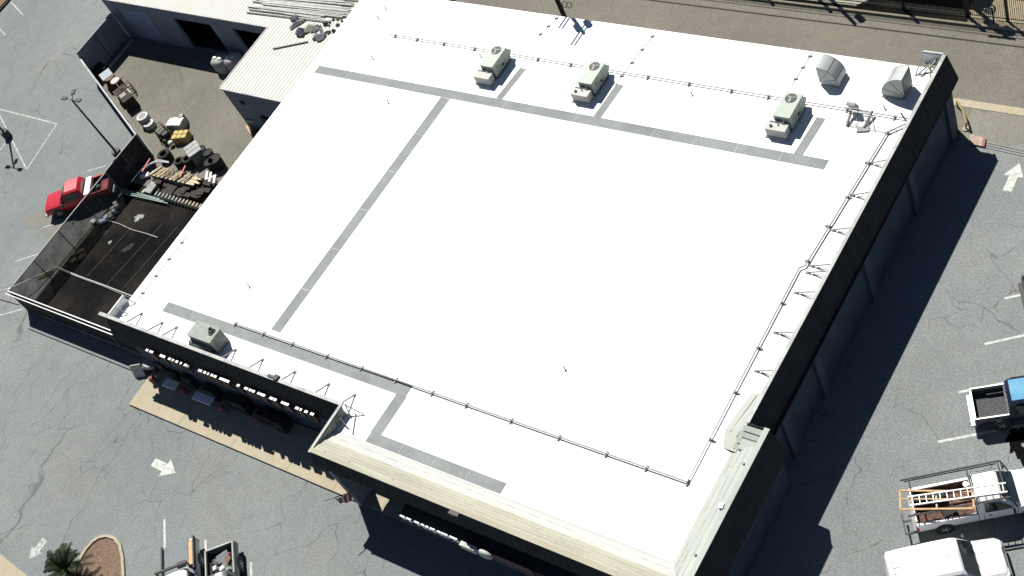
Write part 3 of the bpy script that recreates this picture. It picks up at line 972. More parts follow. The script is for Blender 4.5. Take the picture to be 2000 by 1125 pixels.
# ------------------------------------------------------------------ sign letters on the fascias
def stroke_letter(mb, kind, x, w, y, ztop, h, d=.14):
    st = min(.15, w * .8)
    zb = ztop - h
    c = zb + h / 2
    if kind == 'I':
        mb.box((x, y, c), (w, d, h))
    elif kind == 'H':
        mb.box((x - w / 2 + st / 2, y, c), (st, d, h))
        mb.box((x + w / 2 - st / 2, y, c), (st, d, h))
        mb.box((x, y + .001, c), (w - 2 * st, d, st))
    elif kind == 'E':
        mb.box((x - w / 2 + st / 2, y, c), (st, d, h))
        for zz_ in (ztop - st / 2, c, zb + st / 2):
            mb.box((x + st / 2, y + .001, zz_), (w - st, d, st))
    elif kind == 'T':
        mb.box((x, y, ztop - st / 2), (w, d, st))
        mb.box((x, y + .001, c - st / 2), (st, d, h - st))
    elif kind == 'O':
        n = 18
        vs, fs = [], []
        for i in range(n):
            a = 2 * pi * i / n
            for k_, rr in enumerate((1.0, .62)):
                for yy in (y - d / 2, y + d / 2):
                    vs.append((x + w / 2 * rr * cos(a), yy, c + h / 2 * rr * sin(a)))
        for i in range(n):
            a, b = i * 4, ((i + 1) % n) * 4
            fs += [(a, a + 1, b + 1, b), (a + 2, b + 2, b + 3, a + 3), (a, b, b + 2, a + 2), (a + 1, a + 3, b + 3, b + 1)]
        mb.add(vs, fs)
    elif kind == 'L':
        mb.box((x - w / 2 + st / 2, y, c), (st, d, h))
        mb.box((x + st / 2, y + .001, zb + st / 2), (w - st, d, st))
t = thing('channel_letter_sign', 'row of tall raised sign letters on the front fascia left of the pier', 'sign', (-55, 17.75, 3.2))
LT = [(300, 667, 'I', .28), (309.5, 668.5, 'H', .42), (330, 679, 'T', .62), (343.5, 684.5, 'I', .3), (350.5, 687.5, 'L', .26), (357.5, 690, 'I', .28), (365.5, 693.5, 'L', .22), (375.5, 694.5, 'O', .66),
      (403, 707.5, 'E', .40), (412, 711, 'I', .28), (419.5, 714, 'L', .28), (426, 716.5, 'I', .26), (432.5, 718.7, 'I', .26), (444.5, 723.5, 'H', .42), (455.5, 725, 'T', .64),
      (479, 733.5, 'I', .28), (492.5, 742.3, 'H', .38), (500, 745.5, 'I', .24), (506.5, 747.7, 'I', .30), (518.5, 752.5, 'H', .44), (527.5, 752.3, 'E', .42), (541.5, 761, 'I', .34), (548.5, 764.3, 'I', .3),
      (565, 770.5, 'H', .44), (573.5, 771, 'I', .32), (592.5, 781.5, 'E', .46), (599.5, 780.5, 'I', .32), (611, 785, 'I', .3), (622.3, 789.8, 'I', .34)]
for px, py, kd, w in LT:
    p = G(px, py, 3.98)
    mb = MB()
    w *= .72
    stroke_letter(mb, kd, p.x, w, 17.79, 3.98, .74, .13)
    mb.build('letter', 'sign_red', t)
    cp = MB()
    if kd in ('T', 'E'):
        cp.box((p.x, 17.79, 3.984), (w, .14, .02))
    elif kd == 'H':
        cp.box((p.x - w / 2 + .065, 17.79, 3.984), (.13, .14, .02))
        cp.box((p.x + w / 2 - .065, 17.79, 3.984), (.13, .14, .02))
    elif kd == 'O':
        for k_ in range(-3, 4):
            cp.box((p.x + k_ * w * .11, 17.79, 3.984 - .012 * k_ * k_), (w * .12, .14, .05), ry=k_ * .12)
    elif kd == 'L':
        cp.box((p.x - w / 2 + .065, 17.79, 3.984), (.13, .14, .02))
    else:
        cp.box((p.x, 17.79, 3.984), (w, .14, .02))
    cp.build('letter_return', 'sign_white', t)
bk = MB()
bk.box((-55, 17.99, 3.35), (16.6, .04, .12))
bk.build('sign_rail', 'parapet_dark', t)
t = thing('small_letter_sign', 'line of small white raised letters on the fascia right of the pier', 'sign', (-37, 14.7, 3.2))
for i, (px, py, kd, w) in enumerate(((797, 989.5, 'T', .42), (809, 995, 'T', .42), (824.5, 1001.5, 'T', .42), (836, 1006.5, 'I', .26), (844.5, 1010.5, 'I', .22), (855.5, 1014, 'H', .40),
                                     (867.5, 1020.5, 'I', .28), (875, 1024, 'I', .22), (881, 1026.5, 'I', .28), (893, 1031.5, 'T', .44), (902, 1032.3, 'I', .18))):
    p = G(px, py, 3.6)
    mb = MB()
    stroke_letter(mb, kd, p.x, w * .72, 14.75, 3.6, .36, .07)
    mb.build('letter', 'sign_white', t)
t = thing('box_sign', 'white oblong and rounded cabinet sign beside the small raised letters', 'sign', (-34, 14.7, 3.2))
p = G(928, 1037, 3.62)
MB().box((p.x, 14.68, 3.35), (.9, .24, .4)).build('oblong_cabinet', 'debris_light', t, bevel=.02)
p = G(957, 1050, 3.62)
mb = MB()
mb.sphere((p.x, 14.70, 3.28), .44, 18, 10, (1.0, .36, .75))
mb.build('oval_cabinet', 'debris_light', t, smooth=True)
MB().box((p.x + .9, 14.86, 3.0), (3.4, .06, .7)).build('backing_panel', 'sign_red', t)

# ------------------------------------------------------------------ ribbed metal shed to the north-west
S = thing('ribbed_shed', 'low grey shed with a ribbed off-white metal roof and open loading bays', 'building', (-77, 44, 0))
ZS = 4.05
def ribbed(mb, x0, x1, y0, y1, z, pitch=.305):
    n = int((x1 - x0) / pitch)
    for i in range(n):
        a = x0 + (x1 - x0) * i / n
        b = x0 + (x1 - x0) * (i + 1) / n
        w = (b - a)
        xs = [a, a + w * .72, a + w * .80, a + w * .92, b]
        zs = [z, z, z + .022, z + .022, z]
        for j in range(4):
            mb.quad((xs[j], y0, zs[j]), (xs[j + 1], y0, zs[j + 1]), (xs[j + 1], y1, zs[j + 1]), (xs[j], y1, zs[j]))
rb = MB()
ribbed(rb, -90.5, -71.0, 42.62, 64.0, ZS)
ribbed(rb, -71.0, -64.2, 36.78, 64.0, ZS)
rb.build('roof', 'ribbed_metal', S)
rs = MB()
rs.prism([(-90.4, 42.66), (-70.96, 42.66), (-70.96, 36.82), (-64.6, 36.82), (-64.6, 63.9), (-90.4, 63.9)], ZS - .14, ZS - .02)
rs.build('roof_deck', 'wall_grey', S)
tr = MB()
tr.box((-80.75, 42.57, ZS - .04), (19.5, .10, .12))
tr.box((-70.98 - .05, 39.7, ZS - .03), (.10, 5.8, .12))
tr.box((-67.6, 36.73, ZS - .04), (6.7, .10, .12))
tr.build('eave_trim', 'coping_metal', S)
w_ = MB()
for a, b in ((-89.4, -88.35), (-84.75, -81.75), (-77.6, -75.3), (-71.5, -71.0)):
    w_.box(((a + b) / 2, 42.65, 1.95), (b - a, .2, 3.9))
for a, b in ((-88.35, -84.75), (-81.75, -77.6), (-75.3, -71.5)):
    w_.box(((a + b) / 2, 42.651, 3.56), (b - a, .2, .68))
w_.box((-71.0 + .1, 39.75, 1.95), (.2, 5.8, 3.9))
w_.box((-67.75, 36.93, 1.95), (6.3, .2, 3.9))
w_.box((-89.35, 52, 1.95), (.2, 18.5, 3.9))
w_.build('wall', 'wall_grey', S)
MB().box((-86.55, 42.70, 1.62), (3.55, .06, 3.2)).build('roller_door', 'roller_door', S)
sl = MB()
for i in range(14):
    sl.box((-86.55, 42.662, .2 + i * .23), (3.5, .02, .03))
sl.build('door_slat', 'wall_grey', S)
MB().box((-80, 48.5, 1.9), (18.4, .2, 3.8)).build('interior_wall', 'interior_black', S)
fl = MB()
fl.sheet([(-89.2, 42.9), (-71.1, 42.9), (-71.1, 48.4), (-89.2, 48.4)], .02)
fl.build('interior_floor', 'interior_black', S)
mb = MB()
mb.box((-69.6, 36.77, 2.9), (.3, .14, .2))
mb.box((-68.2, 36.75, 1.5), (.9, .16, .5), ry=.2)
mb.build('wall_lamp', 'black_metal', S)
# wrapped bulk bags in the third bay
for i, (px, py, lab) in enumerate(((430, 118, 'large white wrapped bulk bag in the shade left of the shed corner'), (455, 116, 'white wrapped bulk bag half hidden behind the ribbed roof edge'))):
    p = G(px, py, .9)
    t = thing('bulk_bag', lab, 'bag', (p.x, p.y, 0), .2 * i, group='wrapped bulk bags in the loading bay')
    mb = MB()
    rings = []
    rnd = random.Random(i + 20)
    for z_, s_ in ((.02, .88), (.25, 1.0), (.7, 1.03), (1.1, .92), (1.22, .6)):
        ring = []
        for k_ in range(14):
            a = 2 * pi * k_ / 14
            rr = .68 * s_ * (1 + rnd.uniform(-.06, .06)) / max(abs(cos(a)), abs(sin(a))) ** .55
            ring.append((rr * cos(a), rr * sin(a) * .9, z_))
        rings.append(ring)
    mb.loft(rings)
    mb.build('sack', 'grey_block', t, smooth=True, world=False, angle=60)
    tb = MB()
    for sx in (-1, 1):
        tb.box((sx * .25, -.1, 1.24), (.30, .22, .10), .3)
    tb.build('folded_top', 'white_plastic', t, world=False)
# rubbish on the ribbed roof: old rails and torn roofing
rnd = random.Random(11)
for i in range(22):
    f_ = i / 21
    a = G(500 + rnd.uniform(-14, 20) - 8 * f_, -14 + 36 * f_ + rnd.uniform(-1.5, 1.5), ZS + .10)
    b = G(690 + rnd.uniform(-25, 12), -2 + 46 * f_ * .98 + rnd.uniform(-2, 2) + 3, ZS + .10 + .02 * (i % 2))
    if f_ > .8:
        b = a.lerp(b, rnd.uniform(.55, .95))
    mb = MB()
    mb.bar(a, b, .07, .09)
    tag(mb.build('metal_rail', 'debris_light' if i % 3 else 'pipe_grey'), 'one of the old metal rails laid side by side on the ribbed roof', 'rail', 'old rails stacked on the ribbed roof')
tag(MB().bar(G(533, 95, ZS + .07), G(601, 81, ZS + .07), .08, .09).build('metal_rail', 'steel_grey'), 'single dark rail lying apart on the ribbed roof below the debris', 'rail')
def scrap(px, py, w, d, h, rz, m, lab, seed, z=ZS):
    rnd = random.Random(seed)
    p = G(px, py, z + .04)
    mb = MB()
    n = 13
    top = []
    for k_ in range(n):
        a = 2 * pi * k_ / n
        rr = rnd.uniform(.5, 1.15)
        top.append((w / 2 * rr * cos(a), d / 2 * rr * sin(a), h * .55 * rnd.uniform(.2, 1.0)))
    vs = [(x, y, .0) for x, y, _ in top] + top + [(0, 0, h * rnd.uniform(.6, 1.1))]
    fs = [(k_, (k_ + 1) % n, n + (k_ + 1) % n, n + k_) for k_ in range(n)] + [(n + k_, n + (k_ + 1) % n, 2 * n) for k_ in range(n)]
    mb.add(vs, fs, Matrix.Translation(p) @ Matrix.Rotation(rz, 4, 'Z'))
    tag(mb.build('torn_roofing', m), lab, 'scrap', 'torn roofing pieces on the ribbed roof')
scrap(576, 37, .95, .6, .45, .3, 'debris_grey', 'dark torn roofing heap at the left end, under the rails', 1)
scrap(580, 48, 1.2, .5, .35, .9, 'debris_light', 'pale folded roofing sheet under the left dark heap', 2)
scrap(590, 64, 1.0, .9, .5, .2, 'debris_grey', 'dark crumpled roofing heap above the lone rail', 3)
scrap(606, 55, 1.3, .7, .35, 1.0, 'aged_coating', 'pale yellowish sheet between two dark roofing heaps', 4)
scrap(623, 74, 1.1, .85, .4, .5, 'debris_grey', 'wide dark roofing heap, lowest of the pile', 5)
scrap(617, 58, .9, .35, .3, .9, 'debris_light', 'narrow light sheet standing on the lowest dark heap', 6)
for i in range(26):
    f_ = rnd.random()
    px, py = 632 + 70 * f_ + rnd.uniform(-10, 10), 60 - 34 * f_ + rnd.uniform(-12, 12)
    m_ = rnd.choice(('olive_dark', 'debris_grey', 'debris_light', 'steel_grey'))
    scrap(px, py, rnd.uniform(.22, .45), rnd.uniform(.18, .35), rnd.uniform(.12, .25), rnd.uniform(0, 3), m_, 'small broken roofing scrap beside the white roof edge', 100 + i)

# ------------------------------------------------------------------ power pole behind the roof, poles and wires across the alley
def power_pole(x, y, h, label, arms, cans, group='power poles'):
    t = thing('power_pole', label, 'power pole', (x, y, 0), group=group)
    MB().tube([(x, y, 0), (x, y, h)], [.17, .11], 12).build('pole', 'pole_brown', t, smooth=True)
    for (z, L, off) in arms:
        MB().bar((x - L / 2 + off, y - .14, z), (x + L / 2 + off, y - .14, z), .10, .12).build('crossarm', 'pole_brown', t)
        for k_ in (-.45, -.15, .25, .45):
            MB().cyl((x + off + L * k_, y - .14, z + .14), .035, .16, 8).build('insulator', 'grey_block', t)
    for (dx, dy, z) in cans:
        mb = MB()
        mb.cyl((x + dx, y + dy, z), .21, .68, 14)
        mb.cyl((x + dx, y + dy, z + .36), .22, .04, 14)
        mb.build('transformer', 'grey_block', t, smooth=True)
    return t
pp = power_pole(-50.4, 48.8, 11.3, 'tall brown power pole rising behind the back edge of the white roof', [], [(.30, -.35, 9.6), (.55, .25, 10.0)])
for xx, z in ((-.13, 10.9), (.13, 10.9), (-.13, 8.2), (.13, 8.2)):
    MB().bar((-50.4 + xx, 48.8 - 1.2, z), (-50.4 + xx, 48.8 + 1.2, z), .07, .09).build('crossarm', 'pole_brown', pp)
mb = MB()
for i in range(2):
    mb.torus((-49.75 + .35 * i, 48.6, 3.6), .19, .025, 14, 6, Matrix.Rotation(1.1, 4, 'X'))
mb.build('cable_coil', 'black_rubber', pp, smooth=True)
power_pole(-38.45, 57.3, 9.1, 'power pole beyond the alley whose top shadow falls on the road, left one', [], [(.42, .25, 8.5)])
power_pole(-29.7, 57.75, 9.3, 'power pole beyond the alley whose top shadow falls on the road, right one', [(9.0, 1.5, -.2)], [(.42, .1, 8.3), (-.35, .1, 7.6)])
for i, (y, z, lab) in enumerate(((57.1, 9.0, 'lowest casting overhead wire'), (57.75, 9.12, 'middle overhead wire'), (57.95, 9.12, 'upper overhead wire'))):
    mb = MB()
    mb.tube([(-75 + 5 * k_, y, z - .004 * (k_ % 9)) for k_ in range(22)], .045 if i == 0 else .03, 5)
    tag(mb.build('overhead_wire', 'iron_black'), ('thick', 'middle', 'thin')[i] + ' overhead wire along the alley, its shadow crossing the road', 'wire', 'wires along the alley')

# fence of iron pickets beyond the alley
F = thing('picket_fence', 'black iron picket fence beyond the far kerb of the alley', 'fence', (-32, 55.3, 0))
pk = MB()
x = -45.0
while x < -14:
    pk.box((x, 54.95, 1.05), (.024, .024, 1.9))
    x += .115
pk.build('pickets', 'iron_black', F)
rl = MB()
for z in (.22, 1.75):
    rl.box((-29.5, 54.95, z), (31, .04, .045))
rl.build('rail', 'iron_black', F)
for x in (-40, -36.2, -30.8, -27.0, -24.75, -21):
    MB().box((x, 54.95, 1.1), (.12 if x != -27.0 else .22, .12, 2.2)).build('post', 'iron_black', F)
for i, (x, y, w, d, h, lab) in enumerate(((-30.4, 57.2, 6.2, 1.6, 2.2, 'dark storage container beyond the picket fence, left of the tan lot'),)):
    t = thing('storage_container', lab, 'container', (x, y, 0))
    mb = MB()
    n = 50
    ribbed(mb, x - w / 2, x + w / 2, y - d / 2, y + d / 2, h, .24)
    mb.build('roof', 'dark_brown', t)
    MB().box((x, y, h / 2 - .03), (w - .04, d - .04, h - .08)).build('body', 'dark_brown', t)
t = thing('sign_post', 'short leaning post with a pale sign plate at the far kerb of the alley', 'sign post', (-25.0, 54.7, 0))
p = G(1942, 50)
MB().tube([(p.x, p.y, 0), (p.x, p.y, 1.3)], .05, 8).build('post', 'iron_black', t)
MB().box((p.x - .25, p.y + .1, 1.0), (.45, .05, .35), .3).build('sign_plate', 'debris_light', t)
MB().torus((p.x - .1, p.y, 1.2), .26, .04, 14, 6, Matrix.Rotation(1.0, 4, 'X')).build('cable_loop', 'iron_black', t)
MB().cyl((p.x, p.y, .1), .22, .2, 12).build('footing', 'walk_concrete', t)
t = thing('wheel_stop', 'pale concrete kerb block with a red painted end at the alley corner of the warehouse', 'kerb', (-23.1, 46.1, 0))
MB().prism([xy(G(1896, 265)), xy(G(1921, 271)), xy(G(1918, 288)), xy(G(1893, 283))], 0, .12).build('block', 'red_kerb', t)
MB().prism([xy(G(1921.5, 271)), xy(G(1926, 272)), xy(G(1923, 289)), xy(G(1918.5, 288))], 0, .13).build('painted_end', 'soft_red', t)
t = thing('trench_drain', 'narrow steel trench drain across the drive at the alley corner', 'drain', (-20, 45.8, 0))
for k_ in (0, 1, 2):
    MB().bar(G(1926, 278 + 5 * k_, .02), G(2100, 316 + 5.5 * k_, .02), .05, .03).build('grate_bar', 'steel_grey', t)
t = thing('hoop_guard', 'bent yellow pipe guard standing at the back corner of the warehouse', 'bollard', (-24.0, 47.2, 0))
MB().tube([G(1870, 209, .02) + V((0, 0, 0)), G(1870, 209, .02) + V((.02, 0, .5)), G(1880, 215, .6), G(1888, 240, .5), G(1886, 252, .02)], .055, 8).build('bent_pipe', 'yellow_paint', t, smooth=True)
MB().cyl(G(1886, 252, .04), .16, .08, 12).build('base', 'walk_concrete', t)

# ------------------------------------------------------------------ fences and walls of the storage yard
t = thing('yard_wall', 'grey block wall beside the loading bays at the upper left of the yard', 'wall', (-89.4, 40.3, 0))
MB().box((-89.4, 40.35, 1.3), (.2, 4.3, 2.6)).build('panel', 'wall_grey', t)
MB().box((-88.7, 40.4, .10), (.14, 3.8, .2)).build('kerb', 'coping_metal', t)
MB().box((-89.28, 40.2, 1.3), (.03, .05, 2.5)).build('joint', 'wall_dark', t)
t = thing('diagonal_fence', 'screened fence running diagonally along the lot side of the yard', 'fence', (-83.5, 35.5, 0))
a, b = V((-89.4, 38.15, 0)), V((-77.6, 32.75, 0))
mb = MB()
mb.bar(a + V((0, 0, 1.05)), b + V((0, 0, 1.05)), .03, 2.05)
mb.build('screen', 'screen_mesh_dense', t)
MB().bar(a + V((0, 0, 2.14)), b + V((0, 0, 2.14)), .13, .09).build('top_rail', 'coping_metal', t)
for k_ in range(6):
    p = a.lerp(b, k_ / 5)
    MB().cyl((p.x, p.y, 1.08), .045, 2.16, 8).build('post', 'steel_grey', t)
def screen_fence(a, b, h, m, n, label, rail='coping_metal', two=False):
    a, b = V((*a, 0)), V((*b, 0))
    t = thing('screen_fence', label, 'fence', tuple((a + b) / 2))
    MB().bar(a + V((0, 0, h / 2)), b + V((0, 0, h / 2)), .02, h - .06).build('screen', m, t)
    MB().bar(a + V((0, 0, h)), b + V((0, 0, h)), .06, .06).build('top_rail', rail, t)
    if two:
        s_ = (b - a).normalized().cross(V((0, 0, 1)))
        MB().bar(a + s_ * .22 + V((0, 0, h)), b + s_ * .22 + V((0, 0, h)), .05, .05).build('top_rail', rail, t)
    for k_ in range(n + 1):
        p = a.lerp(b, k_ / n)
        MB().cyl((p.x, p.y, h / 2), .035, h, 8).build('post', 'steel_grey', t)
    return t
screen_fence((-77.6, 18.75), (-77.6, 29.2), 2.15, 'screen_mesh', 4, 'see-through dark screened fence between the red pickup and the black floor', 'pipe_grey')
screen_fence((-77.6, 29.25), (-77.6, 32.7), 2.2, 'screen_mesh_dense', 2, 'opaque dark fence panel beside the lumber stack, below the lamp pole', 'pipe_grey')
screen_fence((-77.6, 18.72), (-64.5, 18.72), 2.2, 'screen_mesh_dense', 4, 'black screened fence with a pale double top rail, in front of the dark enclosure', 'aluminium', True)
t = thing('barrier_pole', 'slim pale pole leaning out over the lot at the enclosure corner', 'pole', (-80, 20, 0))
MB().tube([G(-10, 570, .5), G(16, 565, 1.0), G(60, 545, .7), G(110, 523, .06)], .04, 6).build('pole', 'aluminium', t)
# rails, cables and blocks in the black enclosure
for pts, r_, lab in ((((110, 521), (150, 538), (200, 556), (262, 580)), .045, 'lower pale rail lying across the black enclosure floor'),
                     (((112, 524), (152, 541), (202, 559), (260, 584)), .03, 'dark rail just below the lower pale one on the enclosure floor'),
                     (((206, 429), (235, 438), (258, 449), (285, 456), (308, 464)), .04, 'curved pale rail in the middle of the black enclosure floor'),
                     (((110, 524), (145, 482), (180, 440), (206, 427)), .04, 'rusty yellowish rail along the fence side of the enclosure'),
                     (((205, 428), (222, 400), (240, 373)), .035, 'pale rail beside the block row at the enclosure top')):
    mb = MB()
    mb.tube([G(*p, .08) for p in pts], r_, 6)
    tag(mb.build('floor_rail', {'curved': 'grey_block', 'rusty': 'yellow_sack', 'dark': 'steel_grey'}.get(lab.split()[0], 'debris_light')), lab, 'rail', 'rails on the enclosure floor')
for i, (p0, p1, lab) in enumerate((((268, 432), (170, 540), 'left'), ((318, 437), (205, 560), 'middle'), ((345, 445), (235, 570), 'right'))):
    A_, B_ = G(*p0, .05), G(*p1, .05)
    tag(MB().bar(A_, B_, .018, .018).build('floor_cable', 'rust_frame'), lab + ' of three thin brown cables running over the black enclosure floor', 'cable', 'cables on the enclosure floor')
for i in range(3):
    mb = MB()
    mb.tube([G(238, 369 + 4.2 * i, .2 + .0 * i), G(312 + 8 * i, 389 + 4.2 * i, .2)], .05, 8)
    tag(mb.build('green_pipe', 'pale_green_pipe', smooth=True), ('upper', 'middle', 'lower')[i] + ' of three pale green pipes along the top of the black enclosure', 'pipe', 'pale green pipes')
for i in range(14):
    p = G(308 + 6.6 * i, 381 + 1.9 * i, .22)
    mb = MB()
    mb.box(p, (.11, .34, .44), .1)
    tag(mb.build('kerb_block', 'grey_block' if i < 7 else 'tan_block', bevel=.01), 'narrow upright %s block in the row between pipes and white roof' % ('grey' if i < 7 else 'tan'), 'block', 'upright blocks beside the enclosure')
for i in range(6):
    p = G(226 - 2.6 * i + 5 * (i % 2), 398 + 5.2 * i, .15)
    tag(MB().box(p, (.30, .24, .3), .4).build('paving_block', 'tan_block' if i % 3 else 'debris_light', bevel=.015), 'pale paving block in the short pile at the enclosure fence', 'block', 'paving blocks by the fence')
for i, (px, py, w) in enumerate(((183, 433, .5), (200, 432, .6), (208, 424, .4))):
    p = G(px, py, .12)
    tag(MB().box(p, (w, .35, .24), .7 * i).build('white_bag', 'white_wrap', bevel=.06), ('left', 'middle', 'right')[i] + ' small white bag below the paving block pile', 'bag', 'white bags by the fence')
# stains on the enclosure floor
for i, (px, py, rx, ry, m_) in enumerate(((272, 424, .45, .33, 'grey_green'), (268, 428, .25, .18, 'shade_grey'), (215, 473, .2, .16, 'grey_green'), (152, 492, .7, .16, 'stain_olive'), (142, 508, .3, .2, 'stain_olive'), (205, 455, .45, .25, 'stain_dark'), (250, 484, .5, .3, 'stain_dark'), (160, 500, .5, .3, 'stain_dark'), (90, 538, .7, .3, 'stain_olive'))):
    blob('floor_stain', px, py, rx * .8, ry * .8, .9, m_, z=.013 + .001 * i, seed=30 + i, rough=.4)

# ------------------------------------------------------------------ things stored in the yard
def at(px, py, z=0):
    p = G(px, py, z)
    return (p.x, p.y, 0)
# grey box, barrels, cage and bin along the diagonal fence
p = G(207, 146, 1.0)
t = thing('utility_box', 'pale grey box by the diagonal fence, uppermost of the rusty clutter', 'box', (p.x, p.y, 0), -.42)
MB().box((0, 0, .5), (1.0, .85, 1.0)).build('cabinet', 'grey_block', t, world=False, bevel=.02)
MB().box((0, 0, 1.02), (1.05, .9, .04)).build('lid', 'grey_plastic', t, world=False)
p = G(192, 136, .6)
t = thing('pallet_stack', 'dark slatted pallets between the grey box and the block wall', 'pallet', (p.x, p.y, 0), -.42)
mb = MB()
for z in range(4):
    for k_ in range(6):
        mb.box((-.5 + .2 * k_, 0, .12 + .2 * z), (.12, 1.0, .03))
    for k_ in (-1, 0, 1):
        mb.box((0, .42 * k_, .06 + .2 * z), (1.1, .09, .09))
mb.build('slats', 'dark_brown', t, world=False)
for i, (px, py, lab) in enumerate(((220, 160, 'rusty brown tank lying beside the grey box'), (232, 166, 'rusty brown drum with a pale lid beside the wire cage'))):
    p = G(px, py, .5)
    t = thing('rusty_drum', lab, 'drum', (p.x, p.y, 0), .3)
    mb = MB()
    mb.cyl((0, 0, .5), .42, 1.0, 18)
    mb.build('body', 'rust_brown', t, world=False, smooth=True)
    mb = MB()
    mb.torus((0, 0, 1.0), .41, .025, 18, 6)
    mb.torus((0, 0, .55), .42, .02, 18, 6)
    mb.build('hoop', 'rust_frame', t, world=False, smooth=True)
    MB().cyl((0, 0, 1.005), .36, .02, 18).build('lid', 'rust_frame' if i == 0 else 'debris_light', t, world=False)
p = G(246, 170, .5)
t = thing('wire_cage', 'rusty open wire cage on the tan pavement beside the drums', 'cage', (p.x, p.y, 0), -.4)
mb = MB()
w, d, h = 1.1, .8, 1.0
for x in (-1, 0, 1):
    for y in (-1, 1):
        mb.bar((x * w / 2, y * d / 2, 0), (x * w / 2, y * d / 2, h), .045)
for z in (.05, .5, h):
    for y in (-1, 1):
        mb.bar((-w / 2, y * d / 2, z), (w / 2, y * d / 2, z), .04)
    for x in (-1, 1):
        mb.bar((x * w / 2, -d / 2, z), (x * w / 2, d / 2, z), .04)
mb.bar((-w / 2, -d / 2, h), (w / 2, d / 2, 0.1), .035)
mb.build('frame', 'rust_frame', t, world=False)
p = G(240, 184, .5)
t = thing('brown_bin', 'dark brown open bin, left of the large dark one by the diagonal fence', 'bin', (p.x, p.y, 0), -.42)
MB().box((0, 0, .42), (1.1, 1.0, .84)).build('body', 'rust_brown', t, world=False, bevel=.03)
MB().box((-.1, 0, .86), (.8, .8, .05)).build('lid', 'dark_brown', t, world=False)
p = G(252, 197, .5)
t = thing('dark_bin', 'large dark brown bin with a pale rim edge, lowest by the diagonal fence', 'bin', (p.x, p.y, 0), -.42)
MB().box((0, 0, .5), (1.15, .9, 1.0)).build('body', 'dark_brown', t, world=False, bevel=.03)
MB().bar((-.6, .45, 1.02), (.1, .45, 1.02), .07, .05).build('rim', 'debris_light', t, world=False)
MB().box((-.3, -.1, 1.01), (.5, .5, .05)).build('lid', 'steel_grey', t, world=False)
# white ring topped tubs
for i, (px, py, r_, h_, lab) in enumerate(((278, 228, .46, .75, 'taller grey tub with a bright white ring rim'), (290, 241, .42, .4, 'lower grey tub with a broken white ring rim'))):
    p = G(px, py, h_)
    t = thing('ring_tub', lab, 'tub', (p.x, p.y, 0), 0, group='white rimmed tubs in the yard')
    MB().cyl((0, 0, h_ / 2), r_, h_, 22).build('body', 'grey_plastic', t, world=False, smooth=True)
    MB().torus((0, 0, h_), r_ * .80, r_ * .2, 24, 8).build('rim', 'white_plastic', t, world=False, smooth=True)
    MB().cyl((0, 0, h_ + .03), r_ * .6, .05, 20).build('inside', 'steel_grey', t, world=False)
p = G(341, 237, .7)
t = thing('wrapped_crate', 'grey crate under crumpled white plastic wrap in the yard', 'crate', (p.x, p.y, 0), .25)
MB().box((0, 0, .3), (1.25, .8, .6)).build('crate', 'grey_plastic', t, world=False)
mb = MB()
rnd = random.Random(9)
for k_ in range(10):
    mb.box((-.5 + .25 * (k_ % 5), -.2 + .36 * (k_ // 5), .64 + rnd.uniform(-.02, .05)), (.3, .42, .12), rnd.uniform(-.3, .3), rx=rnd.uniform(-.15, .15))
mb.build('plastic_wrap', 'white_wrap', t, world=False, bevel=.03)
p = G(358, 232, .4)
tag(MB().box(p, (.3, .4, .7), .4).build('grey_can', 'shade_grey', bevel=.04), 'small grey can standing right of the white wrapped crate', 'can')
p = G(349, 260, .75)
t = thing('sack_pallet', 'pallet of yellow cement sacks in front of the wrapped crate', 'pallet', (p.x, p.y, 0), .33)
mb = MB()
for k_ in range(5):
    mb.box((0, -.36 + .18 * k_, .1), (1.25, .12, .03))
mb.box((0, 0, .05), (1.2, .8, .06))
mb.build('pallet_boards', 'timber', t, world=False)
for lay in range(3):
    for k_ in range(6):
        mb = MB()
        mb.box((-.42 + .42 * (k_ % 3), -.2 + .4 * (k_ // 3), .21 + .18 * lay), (.40, .38, .17), .04 * (-1) ** (k_ + lay))
        mb.build('sack', 'yellow_sack', t, world=False, bevel=.05)
p = G(320, 262, .5)
t = thing('hand_cart', 'dark iron cart with upright hoops beside the yellow sacks', 'cart', (p.x, p.y, 0), -.3)
MB().box((0, 0, .35), (1.3, .75, .12)).build('deck', 'iron_black', t, world=False)
for k_ in range(4):
    x = -.6 + .38 * k_
    MB().tube([(x, -.35, .35), (x, -.35, 1.1), (x, .35, 1.1), (x, .35, .35)], .035, 6).build('hoop', 'olive_dark', t, world=False)
for sx in (-1, 1):
    for sy in (-1, 1):
        MB().cyl((sx * .45, sy * .38, .2), .2, .08, 14, 'Y').build('wheel', 'black_rubber', t, world=False)
MB().box((.1, .05, .55), (.7, .5, .3), .2).build('engine', 'iron_black', t, world=False, bevel=.04)
p = G(333, 279, .3)
tag(MB().sphere(p, .22, 12, 8, (1, 1, .8)).build('white_bucket', 'white_wrap', smooth=True), 'small whitish bucket beside the dark iron cart', 'bucket')
p = G(376, 291, 1.0)
t = thing('covered_bin', 'grey green lidded bin above the tyre stacks', 'bin', (p.x, p.y, 0), -.5)
MB().box((0, 0, .5), (1.25, .95, 1.0)).build('body', 'grey_green', t, world=False, bevel=.02)
MB().box((0, 0, 1.02), (1.3, 1.0, .06)).build('lid', 'grey_block', t, world=False)
mb = MB()
for k_ in (-.25, .2):
    mb.box((k_, 0, 1.06), (.03, .95, .02))
mb.build('lid_rib', 'steel_grey', t, world=False)
